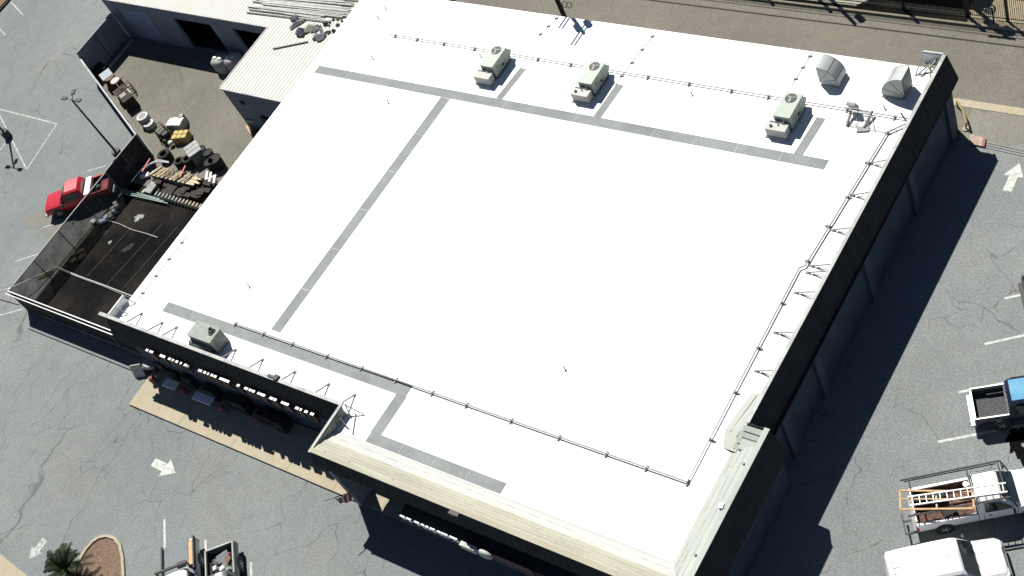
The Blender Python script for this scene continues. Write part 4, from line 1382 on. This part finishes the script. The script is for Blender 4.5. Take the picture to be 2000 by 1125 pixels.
for i, (px, py, r_, lab) in enumerate(((396, 297, .34, 'black pot left of the largest dark drum'), (410, 303, .32, 'black pot in the middle of the dark drum group'), (422, 316, .48, 'largest black drum at the right of the tyre stacks'), (412, 322, .36, 'black drum lowest of the group beside the lumber'))):
    p = G(px, py, .5)
    mb = MB()
    mb.cyl((p.x, p.y, .4), r_ * .9, .8, 16, r2=r_)
    mb.torus((p.x, p.y, .8), r_, .04, 16, 6)
    tag(mb.build('black_drum', 'black_rubber', smooth=True), lab, 'drum', 'black drums by the lumber')
def tyre_stack(px, py, n, r_, lab):
    for k_ in range(n):
        p = G(px, py, .6)
        mb = MB()
        mb.torus((p.x + .03 * (k_ % 2), p.y, .11 + .2 * k_), r_ * .72, r_ * .27, 24, 10)
        tag(mb.build('tyre', 'black_rubber', smooth=True), ('bottom', 'second', 'top')[k_ if k_ < n - 1 else 2] + lab, 'tyre', 'stacked tyres in the yard')
tyre_stack(318, 300, 3, .50, ' tyre of the left stack, beside the dark fence')
tyre_stack(348, 313, 3, .42, ' tyre of the middle stack, above the lumber')
tyre_stack(366, 313, 4, .42, ' tyre of the right stack, above the lumber')
# lumber stack
p = G(345, 347, .75)
rnd = random.Random(21)
LA, LB, LC, LD = G(291, 341, .72), G(372, 361, .72), G(392, 344, .72), G(311, 327, .72)
for lay in range(3):
    for i in range(8):
        v = (i + .5) / 8
        p0, p1 = LA.lerp(LD, v), LB.lerp(LC, v)
        e0, e1 = rnd.uniform(-.04, .05), rnd.uniform(.86, 1.08) + (.14 if i in (0, 1, 2) and lay == 2 else 0)
        a_, b_ = p0.lerp(p1, e0), p0.lerp(p1, e1)
        dz = V((0, 0, -.42 + .2 * lay + rnd.uniform(-.015, .015)))
        tag(MB().bar(a_ + dz, b_ + dz, .125, .09).build('timber_board', rnd.choice(('timber_pale', 'timber', 'timber', 'tan_block'))), 'long pale timber board in the lumber stack below the tyres', 'board', 'boards of the lumber stack')
for i in range(9):
    u = .06 + .1 * i
    p0, p1 = LA.lerp(LB, u), LD.lerp(LC, u)
    d_ = (p1 - p0) * rnd.uniform(.0, .12)
    tag(MB().bar(p0 - d_ + V((0, 0, .10)), p1 + d_ + V((0, 0, .10 + .05 * (i % 2))), .07 if i % 3 else .12, .05).build('cross_batten', rnd.choice(('rust_frame', 'dark_brown', 'timber', 'tan_block'))), 'batten lying crosswise on top of the lumber stack', 'batten', 'battens across the lumber stack')
t = thing('lumber_rack', 'dark low rack under the pale timber boards', 'rack', (p.x, p.y, 0))
for k_ in range(5):
    p0, p1 = LA.lerp(LB, .1 + .2 * k_), LD.lerp(LC, .1 + .2 * k_)
    MB().bar((p0.x, p0.y, .11), (p1.x, p1.y, .11), .12, .22).build('bearer', 'dark_brown', t)
tag(MB().bar(G(352, 346, .9), G(362, 324, .9), .09, .07).build('red_pole', 'faded_red'), 'reddish pole lying across the lumber stack', 'pole')
tag(MB().bar(G(278, 336, .9), G(293, 310, .9), .09, .07).build('red_pole', 'faded_red'), 'reddish pole at the fence end of the lumber stack', 'pole')
for i in range(3):
    mb = MB()
    mb.tube([G(277 + 4 * i, 332 - 2 * i, .8), G(290 + 3 * i, 322 - 2 * i, .95), G(306 + 2 * i, 316 - 2 * i, .95), G(330, 318 - i, .9)], .04, 6)
    tag(mb.build('bent_conduit', 'debris_light', smooth=True), ('lower', 'middle', 'upper')[i] + ' of three pale bent conduits at the left of the lumber', 'pipe', 'bent conduits')
for i, (px, py, w, d) in enumerate(((404, 343, .18, .7), (411, 346, .16, .8), (419, 350, .18, .7), (408, 349, .5, .1), (417, 345, .5, .1))):
    q = G(px, py, .5)
    tag(MB().box(q, (w, d, .1), .5, rx=.1).build('white_offcut', 'white_wrap'), 'white offcut in the small heap right of the lumber, by the white roof', 'offcut', 'white offcuts by the lumber')
for i, (px, py, w, d, m_) in enumerate(((283, 343, .7, .35, 'white_wrap'), (295, 367, .95, .6, 'shade_grey'), (310, 360, .4, .3, 'steel_grey'), (320, 356, .3, .25, 'debris_grey'), (282, 374, .35, .25, 'debris_light'))):
    q = G(px, py, .2)
    labs = ('white crumpled sheet at the fence side of the lumber', 'grey slab of rubble below the lumber', 'dark rubble lump beside the grey slab', 'small rubble lump under the lumber edge', 'pale small lump above the green pipes')
    mb = MB()
    mb.box(q, (w, d, .18), .6 + i, rx=.2)
    tag(mb.build('rubble_piece', m_, bevel=.03), labs[i], 'rubble', 'rubble below the lumber')
t = thing('timber_crate', 'dark low crates in shade between the lumber and the white roof', 'crate', at(390, 372, .3))
mb = MB()
rnd = random.Random(77)
for k_ in range(30):
    q = G(315 + 95 * rnd.random(), 358 + 26 * rnd.random(), .2)
    mb.box((q.x, q.y, rnd.uniform(.15, .4)), (rnd.uniform(.4, .9), rnd.uniform(.3, .6), rnd.uniform(.2, .5)), rnd.uniform(-.3, .3))
mb.build('slats', 'dark_brown', t)
# small plank against shed
tag(MB().bar(G(484, 250, .1), G(494, 266, .1), .12, .5).build('orange_plank', 'orange_timber'), 'orange brown plank on edge at the foot of the shed wall', 'plank')
t = thing('steel_door_leaf', 'pale dented sheet leaning at the shed wall by the white roof', 'sheet', at(495, 236, .5))
q = G(493, 238, .8)
MB().box(q, (.9, .06, .5), .1, rx=.3).build('panel', 'grey_plastic', t)

# ------------------------------------------------------------------ lamp poles on the lot
def lamp_pole(base, h, label):
    t = thing('lamp_pole', label, 'lamp pole', (base[0], base[1], 0), group='three-headed lamp poles on the lot')
    x, y = base[0], base[1]
    MB().cyl((x, y, .35), .32, .7, 18).build('pedestal', 'black_metal', t, smooth=True, bevel=.02)
    MB().tube([(x, y, .7), (x, y, h)], [.085, .06], 10).build('pole', 'black_metal', t, smooth=True)
    for ang in (pi * .02, pi * 1.02, pi * .68):
        dx, dy = cos(ang), sin(ang)
        mb = MB()
        mb.bar((x, y, h - .06), (x + .5 * dx, y + .5 * dy, h - .02), .05)
        mb.build('arm', 'black_metal', t)
        hb = MB()
        hb.box((x + .72 * dx, y + .72 * dy, h), (.5, .30, .10), ang)
        hb.build('lamp_head', 'black_metal', t, bevel=.03)
    return t
q = G(17, 268)
lamp_pole((q.x, q.y), 5.6, 'dark lamp pole standing in the striped bay, its top out of frame')
q = G(140, 195, 6.0)
lamp_pole((q.x, q.y), 6.05, 'dark lamp pole with three heads in front of the diagonal fence')

# ------------------------------------------------------------------ things under the front fascia
for i, (px, py, lab) in enumerate(((297, 740, 'leftmost round red bollard in the shade under the big letters'), (358, 763, 'second round red bollard from the left, between the two white benches'),
                                   (433, 798, 'third round red bollard from the left, right of the longer bench'), (501, 818, 'rightmost round red bollard in the shade under the big letters'))):
    p = G(px, py, .5)
    t = thing('ball_bollard', lab, 'bollard', (p.x, p.y, .12), group='round red bollards along the front')
    MB().sphere((0, 0, .36), .22).build('ball', 'soft_red', t, world=False, smooth=True)
    MB().cyl((0, 0, .07), .2, .14, 16).build('base', 'shade_grey', t, world=False)
for i, (p0, p1, lab) in enumerate((((322, 744), (344, 756), 'short pale bench under the big letters'), ((381, 769), (412, 786), 'long pale bench under the big letters, centre left'))):
    a, b = G(*p0, .55), G(*p1, .55)
    t = thing('bench', lab, 'bench', (*(a.lerp(b, .5)).xy, .12), group='pale benches along the front')
    L = (b - a).length
    MB().box((0, 0, .42), (L, .55, .12)).build('seat', 'sign_white', t, world=False, bevel=.03)
    for s_ in (-1, 1):
        MB().box((s_ * (L / 2 - .2), 0, .18), (.14, .45, .36)).build('leg', 'shade_grey', t, world=False)
for i, (px, py, w, h_) in enumerate(((318, 722, .8, .9), (340, 735, .9, .7), (372, 752, .8, 1.0), (415, 775, 1.0, .9), (452, 792, .9, .8), (475, 803, .9, 1.1), (520, 823, 1.2, .8), (548, 838, .8, .9))):
    p = G(px, py, .4)
    t = thing('display_bin', 'black display bin standing in the shade against the front wall', 'bin', (p.x, p.y + .25, .12), group='black bins along the front wall')
    MB().box((0, 0, h_ / 2), (w, .6, h_)).build('body', 'black_metal', t, world=False, bevel=.03)
    MB().box((0, 0, h_ + .02), (w * .9, .5, .05)).build('lid', 'dark_brown', t, world=False)
p = G(272, 722, .3)
t = thing('folding_board', 'pale A-shaped folding board at the left end of the front footpath', 'sign board', (p.x, p.y, 0), .5)
MB().box((0, -.18, .42), (.75, .04, .9), rx=-.38).build('board', 'debris_light', t, world=False)
MB().box((0, .18, .42), (.75, .04, .9), rx=.38).build('board', 'grey_block', t, world=False)
p = G(296, 716, .3)
t = thing('garden_cart', 'small grey cart with black wheels behind the folding board', 'cart', (p.x, p.y, 0), .4)
MB().box((0, 0, .5), (.9, .6, .3)).build('tub', 'shade_grey', t, world=False, bevel=.05)
for s_ in (-1, 1):
    MB().cyl((s_ * .3, -.32, .22), .22, .07, 14, 'Y').build('wheel', 'black_rubber', t, world=False)
# flag at the pier
t = thing('flag', 'striped red and white flag on a slanted pole fixed to the grey pier', 'flag', (-44.3, 15.3, 2.0))
MB().tube([(-43.9, 15.37, 2.2), (-44.75, 14.15, 2.75)], .025, 8).build('pole', 'steel_grey', t)
fl = []
N = 10
def flagpt(u, v):
    a = V((-43.98, 15.2, 2.26)).lerp(V((-44.7, 14.22, 2.72)), u)
    return a + V((.10 * v + .07 * sin(6 * u + 3 * v), -.05 * v + .10 * sin(9 * u + 2 * v), -.55 * v))
def flagmesh(v0, v1, u0, u1, n, m_, name):
    mb = MB()
    nv = 6
    for i in range(n):
        for j in range(nv):
            ua, ub = u0 + (u1 - u0) * i / n, u0 + (u1 - u0) * (i + 1) / n
            va, vb = v0 + (v1 - v0) * j / nv, v0 + (v1 - v0) * (j + 1) / nv
            mb.quad(flagpt(ua, va), flagpt(ub, va), flagpt(ub, vb), flagpt(ua, vb))
    mb.build(name, m_, t, smooth=True)
for k_ in range(9):
    flagmesh(0, 1, .15 + .065 * k_, .15 + .065 * (k_ + 1), 2, 'flag_red' if k_ % 2 == 0 else 'flag_white', 'stripe')

# ------------------------------------------------------------------ vehicles
def ring(x, half):
    """half profile (y,z) from sill to centre -> closed ring"""
    left = [(x, -y, z) for y, z in half]
    right = [(x, y, z) for y, z in reversed(half[:-1])]
    return left + right

def wheels(t, xs, W, r, rimm='chrome'):
    for x in xs:
        for s_ in (-1, 1):
            y = s_ * (W / 2 - .12)
            w = MB()
            w.cyl((x, y, r), r, .25, 24, 'Y')
            wo = w.build('wheel', 'black_rubber', t, world=False, smooth=True, bevel=.03)
            rm = MB()
            rm.cyl((x, y + s_ * .128, r), r * .6, .012, 18, 'Y')
            for k_ in range(5):
                a = 2 * pi * k_ / 5
                rm.box((x + r * .34 * cos(a), y + s_ * .138, r + r * .34 * sin(a)), (r * .5, .012, r * .14), ry=-a)
            rm.build('rim', rimm, wo, world=False, smooth=True)
            ar = MB()
            ar.cyl((x, s_ * (W / 2 - .055), r + .04), r * 1.17, .14, 24, 'Y')
            ar.build('wheel_arch', 'black_metal', t, world=False)

def glass_panel(mb, pts_a, pts_b, off):
    n = len(pts_a)
    vs = [V(p) + V(off) for p in pts_a] + [V(p) + V(off) for p in pts_b]
    mb.add(vs, [(i, i + 1, n + i + 1, n + i) for i in range(n - 1)])

def pickup(label, loc, rz, paint, roof=None, bed='bed_dark', L=5.5, W=1.92, cab=1.5, rails=None, floor=None, hs=1.0, bumper='chrome', hood=1.35, group=None):
    t = thing('pickup_truck', label, 'pickup truck', loc, rz, group)
    f_ = L / 2
    wb = f_ - hood
    rf = wb - .72
    cr = rf - cab
    cb = cr - .16
    hw = W / 2
    def hoodsec(x, dz=0, dw=0):
        return ring(x, [(hw - .10 - dw, .42), (hw - dw, .62), (hw - .01 - dw, .86 + dz), (hw - .09 - dw, 1.00 + dz), (hw - .30 - dw, 1.06 + dz), (hw * .4, 1.08 + dz), (0, 1.09 + dz)])
    def cabsec(x, k, tp=1.0):
        z = lambda a, b: a + (b - a) * k
        return ring(x, [(hw - .10, .42), (hw, .62), (hw - .01, .95), (hw - .05 - .03 * k, z(1.02, 1.10)), (z(hw - .25, hw - .22), z(1.08, 1.66)), (z(hw * .45, hw - .36), z(1.10, 1.755)), (0, z(1.11, 1.80 * tp))])
    b_ = MB()
    b_.loft([hoodsec(f_, -.22, .12), hoodsec(f_ - .07, -.08, .04), hoodsec(f_ - .35, -.03), hoodsec(wb + .1), cabsec(wb, 0), cabsec(rf, 1), cabsec((rf + cr) / 2, 1, 1.008), cabsec(cr, 1), cabsec(cb, .72)])
    b_.build('body', paint, t, world=False, smooth=True, angle=30)
    if roof:
        r_ = MB()
        rp = [(rf - .02, hw - .38), (cr + .02, hw - .38)]
        vs = []
        for x in (rf - .02, (rf + cr) / 2, cr + .02):
            for y in (-(hw - .36), -(hw - .36) / 2, 0, (hw - .36) / 2, hw - .36):
                vs.append((x, y, 1.768 + .045 * (1 - (y / (hw - .36)) ** 2)))
        r_.add(vs, [(i * 5 + j, i * 5 + j + 1, (i + 1) * 5 + j + 1, (i + 1) * 5 + j) for i in range(2) for j in range(4)])
        r_.build('roof_panel', roof, t, world=False, smooth=True)
    # glass
    g = MB()
    ys = [-1, -.5, 0, .5, 1]
    lo = [(wb - .03, (hw - .20) * y, 1.135 + .03 * (1 - abs(y))) for y in ys]
    hi = [(rf + .06, (hw - .36) * y, 1.69 + .04 * (1 - abs(y))) for y in ys]
    glass_panel(g, lo, hi, (.035, 0, .03))
    g.build('windscreen', 'glass_dark', t, world=False, smooth=True)
    for s_ in (-1, 1):
        g = MB()
        a = [(wb - .25, s_ * (hw - .035), 1.12), (cr + .12, s_ * (hw - .055), 1.12)]
        b = [(rf - .05, s_ * (hw - .175), 1.60), (cr + .14, s_ * (hw - .175), 1.60)]
        glass_panel(g, a, b, (0, s_ * .022, .012))
        g.build('side_window', 'glass_dark', t, world=False)
        d_ = MB()
        for x in (wb - .12, cr + .04):
            d_.box((x, s_ * (hw + .002), .78), (.018, .012, .62))
        d_.build('door_seam', 'black_metal', t, world=False)
        MB().box((cr + .3, s_ * (hw + .01), .92), (.16, .03, .035)).build('door_handle', 'black_metal', t, world=False)
        mr_ = MB()
        mr_.box((wb - .28, s_ * (hw + .16), 1.16), (.10, .20, .16))
        mr_.bar((wb - .3, s_ * (hw - .02), 1.10), (wb - .28, s_ * (hw + .1), 1.14), .04)
        mr_.build('mirror', 'black_metal', t, world=False, bevel=.02)
        MB().box((f_ - .05, s_ * (hw - .30), .72), (.14, .36, .17)).build('headlight', 'lamp_clear', t, world=False, bevel=.02)
        MB().box((-f_ + .02, s_ * (hw - .05), .80), (.07, .10, .34)).build('tail_light', 'lamp_red', t, world=False)
    g = MB()
    glass_panel(g, [(cb + .03, y * (hw - .30), 1.15) for y in (-1, 1)], [(cr - .02, y * (hw - .38), 1.60) for y in (-1, 1)], (-.05, 0, .0))
    g.build('rear_window', 'glass_dark', t, world=False)
    MB().box((f_ + .005, 0, .72), (.05, W - 1.25, .22)).build('grille', 'black_metal', t, world=False)
    MB().box((f_ + .06, 0, .48), (.18, W - .12, .20)).build('bumper', bumper, t, world=False, bevel=.03)
    MB().box((-f_ - .09, 0, .52), (.20, W - .16, .18)).build('bumper', bumper, t, world=False, bevel=.02)
    # bed
    x0, x1 = -f_, cb - .02
    bd = MB()
    xm, Lx = (x0 + x1) / 2, x1 - x0
    for s_ in (-1, 1):
        pr = [(s_ * (hw - .10), .42), (s_ * hw, .62), (s_ * (hw - .01), .98), (s_ * (hw - .04), 1.08), (s_ * (hw - .15), 1.08), (s_ * (hw - .17), .62)]
        bd.loft([[(x0, y, z) for y, z in pr], [(x1, y, z) for y, z in pr]])
    bd.box((x1 - .03, 0, .82), (.055, W - .34, .50))
    bd.build('bed_side', paint, t, world=False, smooth=True, angle=30)
    MB().box((x0 + .035, 0, .82), (.07, W - .34, .50)).build('tailgate', paint, t, world=False, bevel=.01)
    ln = MB()
    ln.box((xm, 0, .64), (Lx - .14, W - .345, .04))
    for s_ in (-1, 1):
        ln.box((x0 + 1.12 - .0, s_ * (hw - .27), .74), (.85, .18, .2))
        ln.box((xm, s_ * (hw - .181), .86), (Lx - .14, .012, .40))
    for k_ in range(9):
        ln.box((xm, -(hw - .45) + (W - .9) / 8 * k_, .665), (Lx - .2, .05, .014))
    ln.build('bed_liner', floor or bed, t, world=False)
    if rails:
        for s_ in (-1, 1):
            MB().box((xm, s_ * (hw - .095), 1.095), (Lx, .075, .03)).build('bed_rail', rails, t, world=False, bevel=.01)
        MB().box((x0 + .035, 0, 1.09), (.08, W - .36, .03)).build('bed_rail', rails, t, world=False)
    wheels(t, (f_ - .92, -f_ + 1.12), W, .37)
    return t, dict(f=f_, wb=wb, rf=rf, cr=cr, cb=cb, x0=x0, x1=x1, hw=hw)

def place(front_dir, ref_local, ref_world):
    """location so that local point lands on a world point for heading angle"""
    c, s_ = cos(front_dir), sin(front_dir)
    return (ref_world[0] - (ref_local[0] * c - ref_local[1] * s_), ref_world[1] - (ref_local[0] * s_ + ref_local[1] * c), 0)

# red pickup beside the fence (front to the lower left)
hd = R(180 + 37)
t, d = pickup('red pickup with a white tool box across its bed, parked along the screened fence', place(hd, (2.6, 0), G(90, 398, .9)), hd, 'red_paint', roof='faded_red', L=5.2, W=1.85, cab=1.05)
MB().box((d['x1'] - .28, 0, 1.08), (.46, d['hw'] * 2 - .1, .30)).build('tool_box', 'white_paint', t, world=False, bevel=.02)
MB().box((d['x0'] + .45, .1, .73), (.75, 1.3, .12)).build('bed_mat', 'faded_red', t, world=False)
MB().sphere((d['x1'] - .95, .1, .82), .2, 12, 8).build('spare_ball', 'shade_grey', t, world=False, smooth=True)
# blue pickup on the right
hd = R(29)
pt, d = pickup('black and blue pickup with a bare dark bed and bright bed rails', place(hd, (-2.75, .92), G(1894, 756, 1.09)), hd, 'navy_paint', roof='blue_paint', L=5.6, W=1.82, cab=1.85, rails='chrome', floor='bed_liner', bed='bed_liner')
mb = MB()
for k_ in range(5):
    mb.box((d['rf'] - .62, -.5 + .25 * k_, 1.815), (1.05, .03, .02))
mb.build('roof_rib', 'blue_paint', pt, world=False)
mb = MB()
mb.cyl((d['x0'] + 1.0, -d['hw'] - .012, .86), .13, .012, 16, 'Y')
mb.build('fuel_cap', 'steel_grey', pt, world=False)
# white pickup with rack and ladder
hd = R(33)
wt, d = pickup('white pickup with a dark ladder rack, loaded with ladders and an orange frame', place(hd, (-2.75, -.95), G(1797, 1031, .9)), hd, 'white_paint', bed='bed_dark', floor='rust_brown', L=5.7, W=1.95, cab=.85, bumper='steel_grey')
rk = MB()
zt_ = 2.0
hw = d['hw']
for s_ in (-1, 1):
    rk.bar((d['x0'] - .25, s_ * (hw - .08), zt_), (d['wb'] - .35, s_ * (hw - .08), zt_ + .02), .06)
    rk.bar((d['x0'] - .1, s_ * (hw - .12), zt_ - .10), (d['wb'] - .55, s_ * (hw - .12), zt_ - .10), .035)
    for x in (d['x0'] + .1, d['cb'] - .05, ):
        rk.bar((x, s_ * (hw - .10), 1.05), (x, s_ * (hw - .08), zt_), .055)
    rk.bar((d['wb'] - .1, s_ * (hw - .08), 1.05), (d['wb'] - .35, s_ * (hw - .08), zt_), .05)
for x in (d['x0'] + .1, d['cb'] - .05, d['rf'] + .25):
    rk.bar((x, -hw + .08, zt_), (x, hw - .08, zt_), .055)
rk.build('rack', 'iron_black', wt, world=False)
bp = MB()
for a, b in (((-d['f'] - .55, -hw + .05, .5), (-d['f'] - .55, .1, .5)), ((-d['f'] - .1, -hw + .1, .5), (-d['f'] - .55, -hw + .05, .5)), ((-d['f'] - .1, -.3, .5), (-d['f'] - .55, -.3, .5))):
    bp.bar(a, b, .07)
bp.build('rear_step', 'black_metal', wt, world=False)
bx = MB()
bx.box((d['x0'] + .8, .35, .84), (1.3, .5, .34))
bx.box((d['x0'] + 1.45, -.4, .8), (.6, .4, .24), .3)
bx.build('tool_chest', 'bed_dark', wt, world=False)
MB().cyl((d['x1'] - .2, .62, .95), .13, .3, 14).build('white_bucket', 'white_plastic', wt, world=False, smooth=True)
for k_ in range(8):
    MB().box((d['x0'] + .25 + .26 * k_, -hw + .20, 1.10), (.035, .12, .10)).build('tie_hook', 'black_metal', wt, world=False)
# ladder on rack
def ladder(p0, p1, w, n, m_, label, z=0.0, th=.05, rung=.035):
    a, b = V(p0), V(p1)
    t = thing('ladder', label, 'ladder', tuple(a))
    d_ = (b - a).normalized()
    s_ = V((-d_.y, d_.x, 0)).normalized() * w / 2
    for k_ in (-1, 1):
        MB().bar(a + s_ * k_, b + s_ * k_, th, .08).build('side_rail', m_, t)
    for i in range(n):
        p = a.lerp(b, (i + .5) / n)
        MB().bar(p - s_, p + s_, rung, rung).build('rung', m_, t)
    return t
ladder(G(1776, 979, 2.13), G(1966, 952, 2.13), .42, 14, 'aluminium', 'silver ladder lying on top of the white pickup rack')
t = thing('timber_frame', 'orange timber frame with crosspieces resting on the white pickup rack', 'frame', tuple(G(1830, 975, 2.06)))  # plain loose frame of orange timber lying across the rack
q = [G(1757, 958, 2.06), G(1900, 960, 2.06), G(1902, 993, 2.06), G(1759, 995, 2.06)]
for a, b in ((0, 1), (1, 2), (2, 3), (3, 0)):
    MB().bar(q[a], q[b], .08, .05).build('side_rail', 'orange_timber', t)
mid0, mid1 = q[0].lerp(q[1], .5), q[3].lerp(q[2], .5)
MB().bar(mid0, mid1, .07, .045).build('crosspiece', 'timber_pale', t)
MB().bar(q[0].lerp(q[3], .45), q[1].lerp(q[2], .45), .06, .04).build('crosspiece', 'orange_timber', t)

# white van, bottom right
def van(label, loc, rz):
    t = thing('van', label, 'van', loc, rz)
    L, W = 4.8, 1.95
    f_, hw = L / 2, W / 2
    def sec(x, top, ins, belt=1.0, bw=0.0):
        return ring(x, [(hw - .10 - bw, .38), (hw - bw, .62), (hw - .01 - bw, belt), (hw - ins * .5 - bw, belt + (top - belt) * .5), (hw - ins - bw, top - .10), (hw - ins - .12 - bw, top - .02), (0, top)])
    b_ = MB()
    b_.loft([sec(-f_, 1.80, .14, 1.0, .06), sec(-f_ + .10, 1.98, .12, 1.0), sec(-f_ + .6, 2.03, .12), sec(-.4, 2.05, .12), sec(.40, 2.02, .12), sec(.57, 1.97, .13),
             sec(1.20, 1.22, .10, 1.0), sec(1.40, 1.12, .08, .95), sec(f_ - .25, 1.02, .10, .88), sec(f_ - .06, .90, .14, .78, .06), sec(f_, .72, .2, .66, .14)])
    b_.build('body', 'white_paint', t, world=False, smooth=True, angle=30)
    g = MB()
    ys = [-1, -.6, -.2, .2, .6, 1]
    glass_panel(g, [(1.17, (hw - .14) * y, 1.24 + .03 * (1 - abs(y))) for y in ys], [(.61, (hw - .24) * y, 1.90 + .03 * (1 - abs(y))) for y in ys], (.045, 0, .035))
    g.build('windscreen', 'glass_dark', t, world=False, smooth=True)
    for s_ in (-1, 1):
        g = MB()
        glass_panel(g, [(1.0, s_ * (hw - .045), 1.12), (-.2, s_ * (hw - .035), 1.12)], [(.5, s_ * (hw - .115), 1.78), (-.17, s_ * (hw - .115), 1.78)], (0, s_ * .025, 0))
        g.build('side_window', 'glass_dark', t, world=False)
        MB().box((.95, s_ * (hw + .15), 1.2), (.12, .18, .24)).build('mirror', 'black_metal', t, world=False, bevel=.02)
        d_ = MB()
        for x in (-.3, -1.3):
            d_.box((x, s_ * (hw + .001), .85), (.016, .012, .8))
        d_.build('door_seam', 'steel_grey', t, world=False)
        MB().box((f_ - .1, s_ * (hw - .32), .78), (.18, .34, .16)).build('headlight', 'lamp_clear', t, world=False, bevel=.02)
        MB().box((-f_ - .01, s_ * (hw - .10), .95), (.05, .12, .5)).build('tail_light', 'lamp_red', t, world=False)
        g = MB()
        glass_panel(g, [(-f_ - .01, s_ * .12, 1.15), (-f_ - .01, s_ * (hw - .26), 1.15)], [(-f_ + .03, s_ * .12, 1.68), (-f_ + .03, s_ * (hw - .28), 1.68)], (-.03, 0, .0))
        g.build('rear_window', 'glass_dark', t, world=False)
    MB().box((f_ - .02, 0, .50), (.2, W - .14, .2)).build('bumper', 'steel_grey', t, world=False, bevel=.03)
    MB().box((-f_ - .06, 0, .46), (.16, W - .16, .18)).build('bumper', 'steel_grey', t, world=False, bevel=.02)
    rb_ = MB()
    for k_ in range(5):
        rb_.box((-.95, -.56 + .28 * k_, 2.045 - .02 * abs(k_ - 2)), (2.4, .04, .016))
    rb_.build('roof_rib', 'white_paint', t, world=False)
    wp = MB()
    for y in (-.3, .25):
        wp.bar((1.25, y, 1.255), (1.07, y + .5, 1.46), .025)
    wp.build('wiper', 'black_metal', t, world=False)
    wheels(t, (f_ - .95, -f_ + 1.1), W, .35)
    return t
hd = R(35)
van('white cargo van with a dark windscreen, nearest the bottom right corner', place(hd, (-2.35, .75), G(1727, 1082, 1.95)), hd)

# two trucks at the bottom left, tails up the picture
hd = R(-47)
t, d = pickup('grey pickup with junk in its black bed, beside the white work truck', place(hd, (-2.75, -.88), G(398, 1077, 1.09)), hd, 'grey_paint', L=5.5, W=1.80, cab=1.3, rails='coping_metal')
jk = [((.62, .1, .78), (.55, .7, .25), .3, 'debris_grey'), ((.95, .35, .86), (.4, .5, .2), .8, 'rust_frame'), ((1.2, -.3, .85), (.28, .22, .4), .1, 'debris_light'), ((1.35, .1, .9), (.25, .3, .25), .2, 'white_wrap'),
      ((1.15, .25, .8), (.4, .3, .3), .5, 'steel_grey'), ((.7, -.35, .75), (.3, .25, .2), .9, 'debris_grey'), ((1.5, .4, .85), (.22, .3, .25), .3, 'shade_grey'), ((.8, .5, .9), (.12, .5, .1), 1.1, 'faded_red')]
for i, (c_, s_, r_, m_) in enumerate(jk):
    MB().box((d['x0'] + c_[0], c_[1], c_[2]), s_, r_, rx=.1 * i).build('cargo_piece', m_, t, world=False, bevel=.02)
t, d = pickup('white work truck with a grey board over its bed and a black headboard', place(hd, (-2.75, -.95), G(318, 1078, 1.12)), hd, 'white_paint', L=5.9, W=1.95, cab=1.65, bed='bed_dark')
xm, Lx = (d['x0'] + d['x1']) / 2, d['x1'] - d['x0']
MB().box((xm - .1, -.12, 1.13), (Lx - .2, 1.45, .05)).build('bed_cover', 'grey_board', t, world=False)
MB().box((xm - .1, .72, 1.13), (Lx - .5, .28, .05)).build('timber_plank', 'orange_timber', t, world=False)
for s_ in (-1, 1):
    MB().box((xm, s_ * .95, 1.18), (Lx, .08, .22)).build('bed_rail', 'black_metal', t, world=False)
rk = MB()
rk.bar((d['x1'] - .0, -.95, 1.95), (d['x1'] - .0, .95, 1.95), .12)
for s_ in (-1, 1):
    rk.bar((d['x1'], s_ * .9, 1.1), (d['x1'], s_ * .9, 1.95), .07)
rk.build('headboard', 'black_metal', t, world=False)
MB().box((d['x1'] - .55, .2, 1.2), (.3, .5, .1)).build('tool_tray', 'black_metal', t, world=False)
# dark car at the right edge
hd = R(30)
t, d = pickup('black pickup at the right edge of the lot, only its tail in view', place(hd, (-2.9, .3), G(1994, 570, .6)), hd, 'navy_paint', L=5.5, W=1.85, cab=1.5, bumper='black_metal')

# ------------------------------------------------------------------ young palm on the island
PM = G(150, 1127, .0)
t = thing('palm', 'low dark green palm with feathery fronds beside the planted island', 'palm', (PM.x, PM.y, 0))
MB().tube([(0, 0, 0), (0, 0, .4), (.02, 0, .85)], [.26, .24, .15], 12).build('trunk', 'trunk_bark', t, world=False, smooth=True)
rnd = random.Random(5)
for fi in range(40):
    az = 2 * pi * fi * .381966 + rnd.uniform(-.2, .2)
    el = rnd.uniform(.15, 1.25)
    Lf = rnd.uniform(1.2, 1.75)
    mb = MB()
    pts = []
    n = 14
    for i in range(n + 1):
        u = i / n
        e = el - 1.35 * u * u * (1.0 if el > .5 else .6)
        if i == 0:
            p = V((0, 0, .85))
        else:
            p = pts[-1] + V((cos(az) * cos(e), sin(az) * cos(e), sin(e))) * (Lf / n)
        pts.append(p)
    mb.tube(pts, [.018 * (1 - .8 * i / n) + .003 for i in range(n + 1)], 4, cap=False)
    side = V((-sin(az), cos(az), 0))
    for i in range(2, n + 1):
        for h_ in (0, .5):
            p = pts[i - 1].lerp(pts[i], h_)
            u = (i - 1 + h_) / n
            ll = .30 * (sin(pi * min(1, u * 1.02)) ** .6) + .04
            fw_ = (pts[i] - pts[i - 1]).normalized()
            for s_ in (-1, 1):
                dr = (side * s_ * .8 + fw_ * .65 + V((0, 0, .18 + rnd.uniform(-.1, .1)))).normalized()
                tip = p + dr * ll * rnd.uniform(.85, 1.1)
                wv = fw_ * .024
                mb.add([p - wv, p + wv, p.lerp(tip, .6) + wv * .9 - V((0, 0, .02)), tip - V((0, 0, .06))], [(0, 1, 2, 3)])
    mb.build('frond', 'palm_leaf' if fi % 6 else 'palm_leaf_dry', t, world=False)
